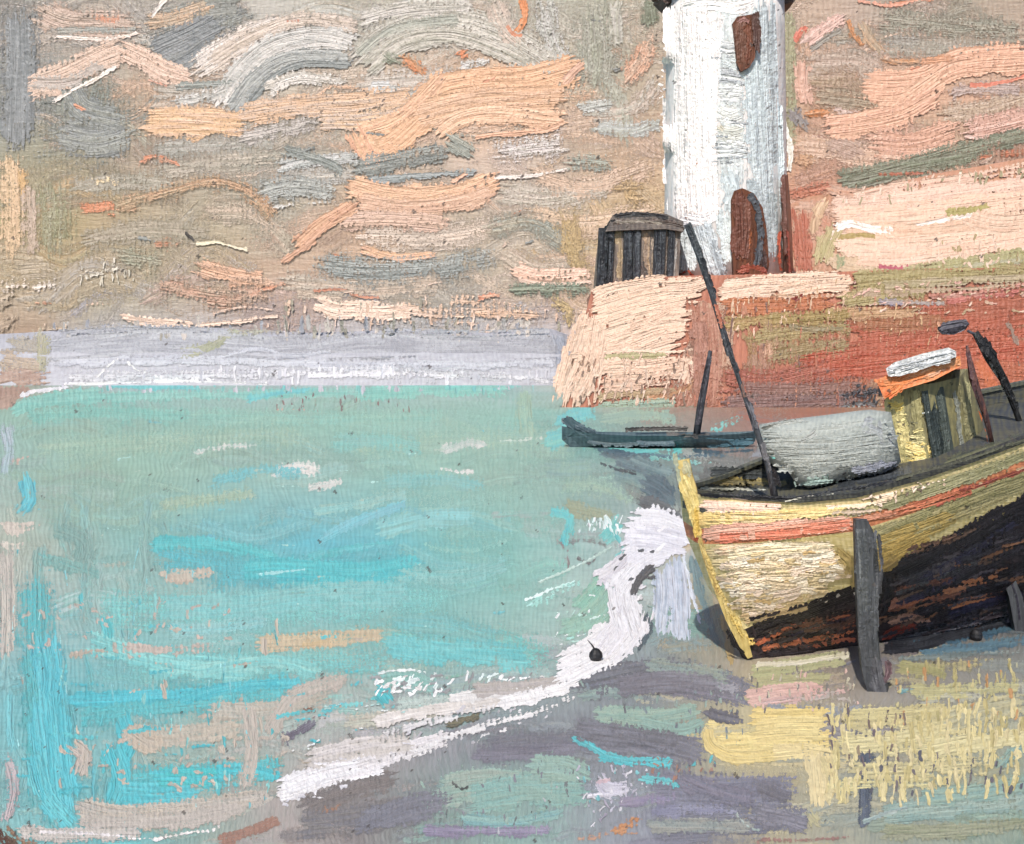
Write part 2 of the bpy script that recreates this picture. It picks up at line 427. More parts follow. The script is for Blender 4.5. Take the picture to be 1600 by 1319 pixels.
SKY = """
8c9092 9a9d9c 85 1 6 | 30,10 32,110 25,235
8f9392 a3a69b 108 1 7 | 60,215 130,205 210,200
989c90 8f9690 128 1 7 | 150,120 150,240
878b8b 92958f 73 0 5 | 232,72 290,52 385,14
83888a 8d908e 53 0 5 | 255,92 300,80 330,60
c9b0a0 b9a595 58 2 3 | 60,15 110,35 215,38
dd9878 cfa68e 16 2 4 | 142,28 190,30
a9a79e 9aa09c 14 1 3 | 85,48 150,46 215,46
f2e6dc e6d6ca 8 0 0 1.15 | 84,57 150,61 190,58 214,50
b8a58e ccab8e 35 1 3 | 228,34 270,28 330,8
efe6de dccfc4 8 1 0 1.08 | 236,30 250,8 262,-4
e0c2ae d0b8a6 53 1 2 0.86 | 45,138 100,118 160,88 195,75
e4c8b4 d6b6a2 48 1 2 0.86 | 190,76 230,96 262,114 300,124
c4b6ac b0a8a0 28 2 2 | 50,130 110,128 160,100
f4eae2 e8dccf 8 0 0 1.30 | 80,161 110,144 150,122 184,104
e09a80 d0a894 6 2 2 | 230,124 262,136
e2d8d0 cfc0b2 53 1 2 0.94 | 300,112 345,85 400,55 450,38
dacabc c6b6a6 35 2 3 | 330,98 390,60 470,30 560,40
e6e0da d0ccc6 40 1 2 1.01 | 335,164 365,130 395,105 430,82
d6d2cc bcbbb6 45 1 1 1.08 | 350,150 385,105 430,72 500,58 555,70
b4b6b2 9a9e9c 33 0 1 1.08 | 362,172 400,122 455,92 548,92
8f9492 7f8584 13 1 0 1.01 | 390,160 425,122 475,100 548,102
e2dcd4 c6bfb4 30 2 3 | 415,140 470,120 540,130
d8d4ce a8a8a2 30 4 2 1.08 | 270,160 310,155 350,140
909690 a9aca6 16 3 2 | 275,135 340,132 370,128
d98a6c cdaa94 8 4 3 | 445,34 475,32
b9b5a8 cbc6bb 58 0 2 0.94 | 560,95 605,55 680,32 760,44 825,78 880,115
cbc5b9 aaa799 35 1 1 1.01 | 575,108 630,68 700,56 775,78 830,108
a6a99d b9b8ac 25 1 2 0.86 | 556,88 596,55 640,38 720,30
d6d0c8 bdb9ae 33 2 3 | 560,30 640,12 740,8
ccc9c4 b9b9b0 53 1 4 | 852,0 862,60 880,95
d4c0b0 c3b8aa 48 2 3 | 775,0 790,40 815,66
e0905a d89c70 15 1 1 0.86 | 817,-4 820,25 808,52
de9470 dcae96 9 3 1 | 792,38 805,54 818,56
dd8f5e cf9a70 30 1 4 | 628,92 645,98 662,118
8d9480 9fa290 28 2 4 | 600,85 625,100
e08c5c cf9872 25 1 3 | 712,92 735,80
dcd8d6 c8c6c0 35 2 3 | 720,110 760,98
d0d0ce b8bab6 35 3 3 | 570,140 620,140
b3b2a4 a8aa98 90 1 5 | 930,0 935,90 925,140
c2bfb4 b0af9f 28 2 2 | 960,0 965,70
7f8670 8a8f7c 35 1 3 | 1012,0 1018,42
d6a688 cfb098 45 2 4 | 1015,60 1000,100 975,130
e2b98f d9b69a 60 0 2 0.79 | 224,190 300,190 390,196
dcb694 cdb4a0 45 1 2 | 380,178 460,166 560,160 650,150
e0bc98 c9b5a6 35 1 2 | 500,190 580,188 650,168
c8bfb8 b4aea6 40 3 4 | 370,215 430,205 500,190
e3b58e dcae8a 65 0 1 0.86 | 568,238 610,222 650,185 690,145 760,132 830,128 905,108
e1b590 d6b092 55 1 2 | 650,180 740,160 880,152
e6bb96 deb090 25 0 1 1.22 | 560,205 610,190 645,165 680,130 692,118
e0b492 e6c0a0 35 0 1 1.01 | 686,208 715,188 760,178 830,182 880,188
e3b892 dca98a 45 0 1 0.94 | 556,205 575,240 590,250
d2a890 e2b89c 14 1 0 1.08 | 880,130 895,112 912,98
7f8480 939690 45 1 3 | 556,262 620,250 700,236
a4aaaa 8f9694 16 3 1 | 575,282 640,276 745,270
949990 a8a99d 35 1 2 | 700,215 740,240
ddd4d0 ccc6be 65 1 5 | 768,240 830,232 885,225
e6b898 dca98a 10 0 0 1.15 | 742,215 800,208 855,202 885,190
eadfd6 d8cec4 8 3 1 | 760,280 830,274 890,262
c8cac4 b0b4ac 30 2 4 | 900,170 960,160
9ea69c a8ab9c 40 2 5 | 885,250 960,258
e2b894 dcae8e 43 0 1 0.94 | 545,290 600,304 670,308 735,296 775,280
d9b296 d0a88e 33 1 2 0.86 | 560,315 640,325 720,318 770,300
dab8a4 ccac96 35 2 2 | 530,345 600,342 700,350
e0b48e d8ac90 16 1 0 0.86 | 566,388 620,403 680,398
d8aa88 cf9e80 28 1 1 0.94 | 462,384 500,352 535,332 556,318
d9a888 c89c80 14 1 1 0.86 | 440,410 475,385 520,345
ebbe9e d8a088 8 0 0 1.01 | 705,285 730,270
e0c3a8 c4b8a4 3 0 0 1.08 | 640,296 664,255
c9c9c6 a8aca8 33 3 3 | 430,262 500,250 560,245
8b918c 9ba09a 25 1 3 | 440,232 500,248 540,268
a6a9a4 b4b6b0 58 1 4 | 400,305 450,292 520,300
d9d6d0 b4b6b0 12 5 2 | 420,325 470,320 540,312
9aa09c a8aba6 58 1 5 | 490,412 570,420 660,418 770,400
a0a498 b4ac98 48 1 5 | 760,360 830,350 890,380
c4aa7c bca474 58 1 5 | 880,330 900,400 905,440
c9ac7e c2a67c 65 1 5 | 960,300 1010,300
a8a684 b0ac92 103 1 6 | 78,285 82,400
e4c4a0 d8bc98 58 1 4 | 14,245 18,330 15,400
d9b27c d4b088 28 2 4 | 34,262 34,312
cdb8a6 c0ac98 35 2 4 | 46,290 50,400
d9906a d4a07c 30 2 4 | 120,325 150,326 185,322
c8a280 b8a080 35 1 5 | 185,322 260,300 335,284 400,308 430,345
d49a78 c8a890 28 4 5 | 232,380 290,382
d8906c cca288 12 3 3 | 214,258 240,246 282,258
f0d8b0 d9c4a0 25 6 2 0.94 | 140,283 200,281
e8ceb0 d4b8a0 14 6 1 0.94 | 20,242 40,250
ece0b8 d9c8a0 10 7 1 | 145,240 172,238
504c48 5c5854 5 0 0 0.86 | 288,362 296,368 305,378
ece0c0 dcd0b8 7 2 0 0.94 | 305,381 335,378 350,382 388,390
deb090 d2ac92 40 1 3 | 308,416 350,428 420,440
dd9a78 c9a48c 13 1 3 | 388,460 420,450 448,444
c9a088 bca28c 45 1 5 | 250,445 340,462 420,462
a3a48e b0aa94 53 1 6 | 180,400 260,410
f2d8c4 e8cab4 33 1 1 1.01 | 496,472 530,484 590,482
f0d6c2 e6c6b0 33 2 1 1.01 | 560,488 600,490 640,484
d08e70 c89880 8 1 2 | 488,455 530,452 560,464 595,466
f0d4c0 e4c8b4 16 2 0 1.08 | 190,496 230,502 300,508
ecd0bc dcc0ac 16 5 0 0.94 | 300,512 380,502 460,492
e6cab6 d4b49e 8 4 1 0.94 | 330,490 380,480 440,486
ecceb8 d8b89e 40 6 1 1.01 | 620,482 720,490 820,488
e6c4aa d0b096 35 6 2 0.94 | 700,470 760,475 870,500
f0ccb6 e2baa2 35 4 1 1.08 | 802,420 850,432 925,428
f0d4c0 e4c4b0 8 0 0 1.08 | 810,436 850,444 925,440
7f8a78 939a86 25 1 4 | 795,452 870,451 925,452
dd9070 d8ac90 14 1 2 | 747,466 782,462
e8c4a8 d8b090 25 4 3 | 735,490 790,488 850,492
c8ae80 b8a478 33 1 5 | 860,470 885,480 890,510
ece4d4 d0c8b4 28 7 1 0.94 | 120,432 205,416
f0e4d8 d8c8b8 35 6 2 0.94 | 0,446 60,446 110,440
e8c8b0 d4ac94 14 6 1 0.86 | 130,478 180,474
d8a080 c8a088 12 5 2 | 52,475 84,472
dcc4b0 c4b098 16 4 1 | 60,515 110,512
a8a684 a09e80 33 1 3 | 1230,20 1233,120 1234,230
c49a7c c8a890 40 2 4 | 1258,40 1262,90
e08878 d07860 13 0 0 1.08 | 1241,64 1252,50 1258,42
e2bcae cbb0a4 28 2 2 0.86 | 1255,68 1285,48 1320,25
a09c90 948e86 12 3 1 | 1265,78 1290,60 1315,45
e0b8a4 cfa48e 35 1 2 0.86 | 1252,95 1252,130 1262,165
cf9464 c49a76 12 1 3 | 1325,28 1332,50 1350,75
b8a890 c8a888 25 1 2 | 1345,35 1360,62 1380,85
d09c70 c0a288 14 2 3 | 1375,92 1410,99 1440,96
9c9c8c aaa696 60 1 5 | 1375,30 1460,38 1600,50
a8a49a 9f9c92 35 2 4 | 1385,62 1440,66
cf8a68 d8a088 10 1 1 0.86 | 1340,2 1390,7 1460,-2
b49c88 a89478 53 1 4 | 1270,125 1330,128 1340,150
a89a84 b09c84 45 1 4 | 1275,150 1340,158 1380,165
d08c58 c49a78 16 1 3 | 1255,180 1280,178 1300,176
908c8c 9c9690 33 3 3 | 1235,170 1262,205
c4a898 b8a090 53 2 4 | 1290,215 1350,235
e4b89a dcae92 58 0 1 0.86 | 1348,132 1400,135 1450,125 1500,100 1610,90
e6bc9e dcae92 33 0 1 1.08 | 1368,158 1410,156 1445,135 1470,118
e2b698 d8aa90 45 1 1 0.94 | 1290,200 1350,192 1410,178 1460,150
d9ac92 d0a690 58 0 2 0.79 | 1365,220 1430,226 1500,205
f0ccb4 e0b498 6 0 0 1.15 | 1355,218 1385,210
f0d0ba e4c0a8 7 0 0 1.15 | 1378,244 1410,246 1440,238 1470,232
cfa694 d9b4a4 53 0 3 0.79 | 1510,205 1560,195 1620,178
e8ccc0 d8b8a8 7 0 0 1.08 | 1508,212 1550,220 1600,200
b8a8a0 c8b0a4 30 2 3 | 1480,150 1510,140 1600,140
d9826a dc9c80 8 1 0 0.79 | 1515,131 1550,132 1610,118
dea47c c89878 16 2 2 | 1440,95 1490,90
7f8672 8c907c 40 1 3 | 1310,278 1420,258 1500,235 1610,210
8a8c7a 7c846e 35 1 3 | 1320,288 1400,268 1520,245
c07858 b88468 14 4 2 | 1530,246 1610,236
b8745c c88c70 12 5 2 | 1370,272 1480,268
c9a078 c49c7c 48 1 4 | 1240,250 1275,262
c98468 b87860 28 1 4 | 1232,305 1300,290
f4f4ee dcdccc 9 1 0 1.15 | 1217,176 1228,200 1232,225
eeeee4 d8d4c4 11 1 0 1.15 | 1234,215 1237,245 1231,268
"""
sky.paint(SKY.split('c9b0a0 b9a595')[0])
sky.paint("""
868b8d 94989a 60 1 2 .8 | 28,30 30,120 26,225
8c908f 9a9d96 70 2 3 .7 | 90,205 150,215 205,200
8a8f8e 989b94 60 2 3 .7 | 105,130 130,170 190,185
7f8486 8c8f90 50 1 1 .9 | 240,80 290,58 345,30
83888a 8e9190 40 1 1 .9 | 265,105 300,88 325,70
90928c 9c9c94 44 2 3 .7 | 250,30 330,10 380,5
""")
sky.paint('c9b0a0 b9a595' + SKY.split('c9b0a0 b9a595')[1])
sky.dabs(60, (400, 470, 880, 520), 'ecd0bc e0c0a8 a8a290', w=(4, 8), ln=(10, 26), dry=.35)
sky.dabs(22, (120, 410, 210, 440), 'ece4d4 d8d0bc', w=(3, 5), ln=(8, 20), dry=.3)
sky.dabs(30, (0, 0, 1600, 480), 'e0a080 d9c0ac e8dcd0 8c908c', w=(5, 10), ln=(14, 36), ang=0, da=30, dry=.4, body=1.2)
cover(sky, 70, (-500, -40, -40, 520), (24, 60), (80, 200), da=22, curve=.35, dry=(.1, .5), soft=(.2, .6), jit=.1, body=.7)
cover(sky, 70, (1640, -40, 2100, 420), (24, 60), (80, 200), da=22, curve=.35, dry=(.1, .5), soft=(.2, .6), jit=.1, body=.7)
o = sky.build(); o['kind'] = 'structure'

# ---- low lilac coast across the bay
HD = 150
pts = [(-900, 545), (-300, 530), (0, 522), (40, 520), (80, 517), (200, 512), (330, 512), (480, 520), (620, 516), (760, 520), (862, 514), (889, 524), (896, 560), (905, 606)]
V = []; Fc = []
for i, (x, y) in enumerate(pts):
    q = at(x, y, HD)
    g0 = at(x, 603, HD - 8); g0.z = -.3
    b0 = at(x, y + 18, HD); b0 = Vector((b0.x, b0.y + 22, b0.z)); b1 = Vector((b0.x, b0.y + 14, -.3))
    mid = (q + g0) / 2 + Vector((0, -1.0, .4))
    V += [g0, mid, q, b0, b1]
for i in range(len(pts) - 1):
    for j in range(4): a = i * 5 + j; Fc.append((a, a+5, a+6, a+1))
hills = Surf('hills', V, Fc, base_mat('hill_ground_coat', 'b1b0b6', 'a6a5ac'), e=EL, smooth=True, bias=6e-4, ka=.72, sat=.7)
hills.paint("""
b4a898 a89c84 46 1 4 | 10,535 40,540 72,545
b0aa84 b8ae90 36 1 4 | 62,515 66,560 60,585
a98470 b89682 50 1 2 | -5,600 30,592 68,588
b08c78 a07c6c 34 2 2 | -5,630 20,620 45,606
c0a890 b49c80 40 1 3 | -5,560 30,566 66,570
a9a9b1 b6b6bd 56 0 2 | 78,548 250,535 430,545
a7a6ae b2b1b8 46 0 2 | 410,545 600,538 760,540 880,545
adacb4 b8b8be 20 1 2 1.1 | 480,545 600,528 700,534 860,520
9ea2b0 a9acb8 26 1 3 | 868,522 878,560 872,600
c8c8d2 b6b6c2 20 2 2 | 90,568 300,562 560,572 870,568
dcd8de c8c6ce 28 4 3 | 100,590 300,588 600,582 870,592
efebe8 dcd8de 7 4 0 1.4 | 150,590 175,566 195,562 215,578 260,590
f2eeee e0dce2 14 4 1 1.3 | 100,602 200,598 320,596 420,600
f0e8ea dcd8e2 16 4 1 1.3 | 480,588 600,584 700,590
a4a680 acaa8c 26 1 2 | 282,552 320,545 355,528
a8aa8c b0ae98 16 3 2 | 350,524 420,518
b4b5c0 c6c6d0 10 2 1 1.2 | 340,560 400,545 450,555 520,550
9fa0ac 8f909c 8 6 1 | 560,560 700,552
dcc4ba c8b0a6 14 6 0 1.3 | 860,600 885,620
""")
hills.dabs(70, (80, 505, 880, 524), 'b0b0bc c4bcb8 d8c8bc a8a090', w=(5, 10), ln=(10, 30), da=8, dry=.3, body=1.1)
hills.paint("""
a6a7b2 b2b2bc 20 3 3 | 90,522 200,514 330,516
b4a898 a8a4a0 12 5 2 | 350,516 470,520 600,516
a9aab6 b6b7c1 14 4 2 | 600,516 740,518 860,514
a8a890 989c84 10 6 1 | 200,514 300,512 420,516
""")
hills.dabs(40, (90, 575, 880, 600), 'e4e0e8 d4d0da c0c0cc', w=(5, 9), ln=(10, 24), da=6, dry=.35, body=1.0)
o = hills.build(); o['kind'] = 'structure'

# ---- sea: one sheet out to the backdrop
def sheet(xs, ys, z):
    V = []; Fc = []
    for y in ys:
        for x in xs: V.append(ground(x, y, z))
    n = len(xs)
    for r in range(len(ys) - 1):
        for c in range(n - 1):
            a = r * n + c; Fc.append((a, a+1, a+n+1, a+n))
    return V, Fc
xs = [-9000, -4000, -2000, -1000, -500] + list(range(-200, 1801, 100)) + [2200, 3000, 5000, 10000]
ys = [580, 584, 588, 592, 596, 600, 605, 610, 617, 625, 635, 650, 670, 700, 740, 790, 850, 920, 1000, 1100, 1200, 1320, 1500, 1900, 3000]
V, Fc = sheet(xs, ys, -.008)
sea = Surf('sea', V, Fc, base_mat('sea_ground_coat', '8cbcb0', '9cb8a8', varied=True), varied=True, ka=.88, sat=.96)
sea.plane = -.008
sea_in = lambda x, y: y > 606
shore = [(150, 1345), (330, 1300), (432, 1245), (560, 1195), (690, 1150), (800, 1098), (875, 1066), (950, 1042), (1000, 1000), (1012, 960), (1040, 900), (1085, 850), (1200, 800), (1330, 760), (1700, 700), (2600, 640)]
def shore_y(x):
    for (a, b), (c, d) in zip(shore, shore[1:]):
        if a <= x <= c: return b + (d - b) * (x - a) / (c - a)
    return 1400
in_sea = lambda x, y: y < shore_y(x) + 10
cover(sea, 30, (-20, 625, 1300, 1340), (50, 90), (120, 260), da=6, dry=(0, .2), soft=(.6, .95), jit=.03, body=.5, inside=in_sea)
cover(sea, 260, (-20, 618, 1240, 1330), (14, 40), (60, 180), da=10, dry=(.1, .5), soft=(.1, .6), jit=.07, body=.8, inside=in_sea, cjit=60)
cover(sea, 60, (-10, 800, 260, 1300), (14, 34), (60, 140), ang=90, da=8, dry=(.2, .5), soft=(.1, .5), jit=.05, inside=in_sea)
SEA = """
b09080 a48474 26 2 1 | -10,618 20,616 50,610
b89a8a a88c7c 24 2 1 | -10,634 10,630 26,622
f0ecec dedce2 9 3 0 1.3 | 30,618 70,610 110,605
7cc0b4 8cc4b6 24 1 1 | 20,644 80,622 160,614
64bcbe 5ab8bc 90 1 5 | 55,900 60,1080 95,1290
68bec0 5cb8bc 70 2 4 | 120,1112 300,1092 470,1078
66bec0 58b8bc 60 2 4 | 200,1218 330,1212 440,1200
64bcc2 58b8c0 80 1 5 | 240,875 450,895 660,885
7cc4c0 84c8c0 90 1 6 | 150,950 400,955 700,935
84c8c2 78c2c0 80 1 6 | 200,1040 400,1040 620,1030
78c2bc 84c6bc 80 1 6 | 600,990 750,1000 860,1030
7cc2b6 90c6ba 22 1 2 | 30,632 200,620 420,616 600,612
7cc6b8 8ac8ba 30 1 2 | 560,616 700,608 790,606
74c8bc 80cabc 20 4 1 1.1 | 690,606 760,598 810,596
60bfc0 70c6c4 12 2 1 | 170,603 240,604 310,607
62c2c6 78c8c4 18 4 1 | 385,624 440,614 490,612
7ebfb2 8cc4b6 40 1 4 | 40,650 160,645 300,652
8cc2b4 98c2b0 40 1 5 | 300,650 500,655 700,650
a6c0a8 9cc0ac 34 1 4 | 820,610 822,650 828,690
9cbfaa a6bea8 60 1 6 | 60,700 250,690 480,680
9abfae a0bea8 60 1 6 | 560,700 760,690 900,700
d8a890 b89080 8 8 0 1.2 | 430,640 520,640 610,636
8cc2b8 80c0b6 40 1 4 | 520,690 600,690 660,700
62c0c4 70c4c0 30 2 2 | 870,665 900,650 930,645
6cc2c2 80c4b8 36 2 3 | 850,690 900,680 940,700
e2ded6 b8ccc2 10 4 1 1.2 | 303,708 350,698 440,692
e6e0d8 c6ccc4 26 3 1 1.2 | 425,740 470,730 500,738
dedcd4 c0ccc4 16 3 2 1.1 | 480,762 540,752
dcdcd4 bcc8c0 24 3 2 1.1 | 690,705 730,692 760,696
e0dfd8 c4cec6 10 4 1 1.2 | 686,732 720,738 745,735
d4dcd0 b0c8bc 10 4 1 | 780,690 850,686
7cc0c0 70bcc0 34 1 4 | 330,755 400,738 470,735
8cbfb8 7cbcb8 34 1 4 | 600,752 680,748 760,760
9cb8a0 a8bca4 30 1 4 | 250,790 320,780 400,770
84c4cc 70c0c8 22 2 2 | 500,845 580,805 640,785
9ec4b8 8cc4c0 26 1 3 | 490,800 560,790 640,770
a4bcA6 98b8a6 44 1 5 | 880,760 940,760 990,790
54bcbe 64c2c2 26 2 2 | 235,848 330,850 430,870
50babe 5cc2c4 34 1 1 1.1 | 380,890 450,885 560,892 652,882
46b4bc 54babc 22 1 1 | 430,905 520,908 600,905 655,895
5cbcbe 74c0c4 20 3 2 | 480,872 540,858 620,850
8cc4c0 7cbebc 60 1 3 | 255,950 380,945 500,930 640,925
90c4be 80c0bc 44 1 4 | 620,900 720,900 800,880
a4dcdc b8e4e4 6 2 1 1.2 | 400,898 440,893 480,890
9cccc8 88c4c4 30 2 3 | 260,985 350,980 420,970
84bab4 74b8b8 60 1 4 | 620,970 700,980 780,1000
6cbfc0 7cc4c2 50 2 2 | 600,1010 700,1020 830,1030
5cc0c2 6cc4c8 26 3 2 | 160,960 170,990 160,1030
56b8c4 66bec6 60 1 2 | 70,1000 78,1060 70,1120
58bac4 68c0c8 70 1 1 | 75,1090 85,1180 95,1260
5cbac4 6cc0c4 40 1 1 | 55,1180 70,1240 110,1290
7cc6c4 90ccc6 50 1 2 | 140,1005 260,1035 400,1045
84c8c4 98ccc4 34 1 2 | 300,1050 420,1035 500,1050
4cb4be 58bac4 24 2 1 | 110,1092 220,1088 330,1082
4cb4be 60bec4 22 2 1 | 280,1095 360,1075 470,1065
5cbcc4 50b8c0 40 3 1 | 190,1120 200,1160 180,1200
62bec4 54bac2 44 2 1 | 175,1170 190,1220 180,1260
56b8c0 66bec4 44 2 1 | 190,1240 240,1240 310,1235
50bcbc 56bcc4 34 3 0 | 240,1215 300,1215 350,1210
5cbec4 4cb8c0 26 4 0 | 340,1200 400,1205 440,1215
c8b8a6 bcb4a4 26 4 1 | 250,900 300,898 335,890
c4b8a8 c8b4a8 14 5 1 | 250,935 240,970 246,1000
d0b8ac c4b0a4 20 6 1 | 145,975 165,965 185,960
cdbab0 c4b0a6 14 6 1 | 40,1010 90,1015 180,1025
c8b8ac c0b0a4 24 5 1 | 190,1010 260,1015 340,1010
ccba9c c6b494 34 3 2 | 400,1005 480,1000 600,992
c8b088 ccb490 22 2 3 | 470,1010 520,1005
c0b4a2 b4aea0 44 3 1 | 200,1150 280,1150 380,1130
bcb2a2 b4b0a4 44 3 2 | 330,1110 420,1110 520,1090
c4b4a0 bcb0a0 44 2 2 | 200,1140 230,1160 260,1165
c0b4a8 b8b0a4 34 2 2 | 420,1150 460,1090 540,1060
c4b6aa bab0a4 40 3 1 | 110,1165 130,1180 120,1210
b8b0a4 c0b4a8 30 1 2 | 390,1110 395,1180 380,1230
c4b8a8 b8b0a6 44 1 2 | 125,1262 200,1275 330,1262 420,1250
c0b6ac b4aca2 34 1 2 | 125,1290 250,1285 380,1265
c8c0b8 bcb4aa 30 1 2 | 30,1300 100,1305 220,1302
f4ecea e0d8d4 8 4 0 1.2 | 60,1300 140,1304 260,1312
f2ece8 d8d0c8 12 5 0 1.2 | 240,1310 330,1296 420,1280
c8c0b4 bcb4aa 36 2 3 | 8,860 12,950 10,1030
d8ccbe c8bcae 26 5 0 1.2 | 0,820 30,825 62,820
dcd2c4 c4bcae 22 5 0 1.2 | 0,850 20,855 40,850
b8c4cc a8c0c4 30 2 4 | 8,660 14,700 8,740
d8bcac c8a89c 18 5 1 1.1 | 16,724 50,712
5cbcc8 70c2c8 34 2 2 | 40,745 45,780 30,800
b8acac c0b0b0 30 2 3 | 8,1180 20,1230 10,1280
74604c 5a3c30 22 2 2 | -6,1290 5,1310 30,1322
8c7058 a08878 10 3 2 | 10,1290 30,1312 60,1318
88aca4 7ca49c 50 3 3 | 90,830 130,850 120,890
84b0a8 70aca8 30 4 2 | 60,870 130,890 160,900
8a7a78 9a948c 20 6 1 1.2 | 440,1165 470,1130 520,1115
6a6470 7c7a84 24 4 1 1.2 | 440,1155 470,1140 490,1128
8c6858 a08474 12 3 2 | 470,1112 495,1108
60bcc4 80c8c4 12 4 0 | 500,1110 560,1098 610,1085
54bac0 60bec0 26 2 1 1.1 | 585,1075 600,1085 612,1100
c4bcac b8b8a8 34 2 3 | 540,1130 620,1120 700,1105
c0ccc4 b0c0b8 30 2 3 | 620,1100 720,1092 830,1080
f4f8f4 d0e0dc 8 4 0 1.4 | 590,1052 650,1048 700,1062
8c8484 a09c98 22 6 1 | 870,840 890,880 880,900
8c9490 7c8484 24 6 1 | 870,850 920,848 960,860
7a7c7c 8c8c8c 16 6 1 | 895,870 920,880 940,860
b8d0c4 d8ecE4 6 1 0 1.3 | 840,910 900,885 960,852
8ec0ac 9cbca8 44 1 1 1.2 | 900,960 930,930 960,895
98bca8 90b8a8 44 1 1 1.2 | 880,985 930,965 960,930
ccf0e6 e8f8f4 8 3 0 1.4 | 820,938 850,925 900,908
a4dcd0 c4ecE4 22 6 0 1.4 | 822,950 860,930 910,905
b8e8dc 90c8bc 20 7 0 1.4 | 880,1000 930,985 965,955
6cc4c0 84c8c0 30 2 2 | 940,845 955,830 970,810
68c4c4 9cd8d4 14 4 1 | 960,830 975,860 960,870
a0a88c 98a48c 30 2 3 | 880,790 930,800 960,810
5cbfc4 70c4c0 26 2 2 | 860,800 890,810 880,850
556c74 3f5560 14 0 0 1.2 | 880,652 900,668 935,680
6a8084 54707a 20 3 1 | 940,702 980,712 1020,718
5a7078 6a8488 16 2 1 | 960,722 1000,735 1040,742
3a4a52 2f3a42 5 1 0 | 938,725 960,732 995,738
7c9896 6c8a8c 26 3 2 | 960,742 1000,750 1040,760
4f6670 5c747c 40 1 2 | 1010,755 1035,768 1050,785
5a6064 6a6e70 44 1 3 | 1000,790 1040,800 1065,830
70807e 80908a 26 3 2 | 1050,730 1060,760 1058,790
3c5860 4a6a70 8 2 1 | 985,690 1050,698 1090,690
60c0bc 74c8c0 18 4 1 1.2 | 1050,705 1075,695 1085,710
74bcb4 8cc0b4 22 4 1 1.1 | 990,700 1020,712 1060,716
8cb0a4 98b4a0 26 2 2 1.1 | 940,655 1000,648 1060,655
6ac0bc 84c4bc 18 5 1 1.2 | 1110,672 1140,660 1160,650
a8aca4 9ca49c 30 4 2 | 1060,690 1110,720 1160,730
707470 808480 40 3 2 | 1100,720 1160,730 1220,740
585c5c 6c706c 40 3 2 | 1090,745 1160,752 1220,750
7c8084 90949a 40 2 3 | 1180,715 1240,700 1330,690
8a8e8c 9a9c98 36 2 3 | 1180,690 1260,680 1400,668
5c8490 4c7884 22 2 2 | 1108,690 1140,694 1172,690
"""
sea.paint(SEA)  # dark strokes left of the bow paint boat shadow and reflections
sea.paint("""
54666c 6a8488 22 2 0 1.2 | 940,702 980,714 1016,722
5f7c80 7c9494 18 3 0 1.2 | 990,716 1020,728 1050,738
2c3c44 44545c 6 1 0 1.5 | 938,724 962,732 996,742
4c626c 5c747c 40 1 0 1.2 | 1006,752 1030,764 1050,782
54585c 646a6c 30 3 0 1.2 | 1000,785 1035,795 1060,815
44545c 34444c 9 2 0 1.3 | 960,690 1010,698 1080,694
""")  # painted boat shadow and reflections on the water, strengthened
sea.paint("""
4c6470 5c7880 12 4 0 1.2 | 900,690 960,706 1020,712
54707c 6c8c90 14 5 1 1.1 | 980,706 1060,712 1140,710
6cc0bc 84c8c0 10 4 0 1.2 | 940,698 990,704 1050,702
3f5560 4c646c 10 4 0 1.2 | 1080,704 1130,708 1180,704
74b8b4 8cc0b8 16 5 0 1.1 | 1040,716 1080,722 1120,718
""")  # broken strokes paint the rowing boat's reflection
sea.dabs(60, (30, 930, 460, 1240), '5cbcc0 64c0c4 8cccc8 c4b8a8', w=(6, 13), ln=(10, 34), ang=90, da=14, dry=.45, body=1.1)
sea.dabs(50, (30, 980, 620, 1240), '54b8c0 64c0c4 c0b4a4', w=(7, 14), ln=(24, 70), ang=-4, da=8, dry=.5, body=1.1)
sea.dabs(70, (585, 1055, 850, 1085), 'fbfaf8 e8f4f0 e8e4e0 9c9c9c', w=(4, 8), ln=(10, 24), ang=-35, da=45, dry=.15, body=1.5)
sea.dabs(26, (905, 808, 970, 832), 'f8fcfa e0f4f0', w=(4, 7), ln=(8, 22), da=30, dry=.2, body=1.5)
sea.dabs(36, (850, 905, 985, 1010), 'e0f8f0 f8fcfa c8ece0', w=(3, 6), ln=(6, 18), ang=-30, da=40, dry=.2, body=1.5, inside=lambda x, y: abs(y - (1010 - (x-850)*.55)) < 42)
sea.dabs(45, (430, 614, 640, 642), '8a6a68 7c6c6c 98a89c', w=(2.5, 4.5), ln=(5, 14), dry=.1)
sea.dabs(50, (90, 1140, 450, 1230), 'c8bcac c4b4a4 beb2a4', w=(6, 13), ln=(8, 24), da=90, dry=.4)
sea.dabs(40, (30, 940, 360, 1030), 'ccbcae c8b4a8 bcb4a8', w=(5, 12), ln=(8, 24), ang=0, da=90, dry=.4)
sea.dabs(90, (20, 650, 900, 1250), 'b8e0d8 74c0c4 b4c8b8 88b4a4', w=(3, 7), ln=(14, 46), ang=-4, da=12, dry=.5, body=1.0)
sea.dabs(60, (20, 860, 420, 1290), 'a4dcdc 8cd0d4 4cb4be', w=(3, 5), ln=(14, 40), dry=.35, body=1.2)
sea.dabs(60, (80, 602, 880, 612), 'd4d0d8 c4c4cc 7cc4bc 6cc4c0', w=(6, 10), ln=(6, 14), da=6, dry=.3, body=1.0)  # pale lilac dabs paint the far coast's reflection
cover(sea, 110, (-600, 625, -30, 1500), (16, 50), (80, 200), da=10, dry=(.1, .5), soft=(.1, .6), jit=.1, body=.8)
o = sea.build(); o['kind'] = 'structure'

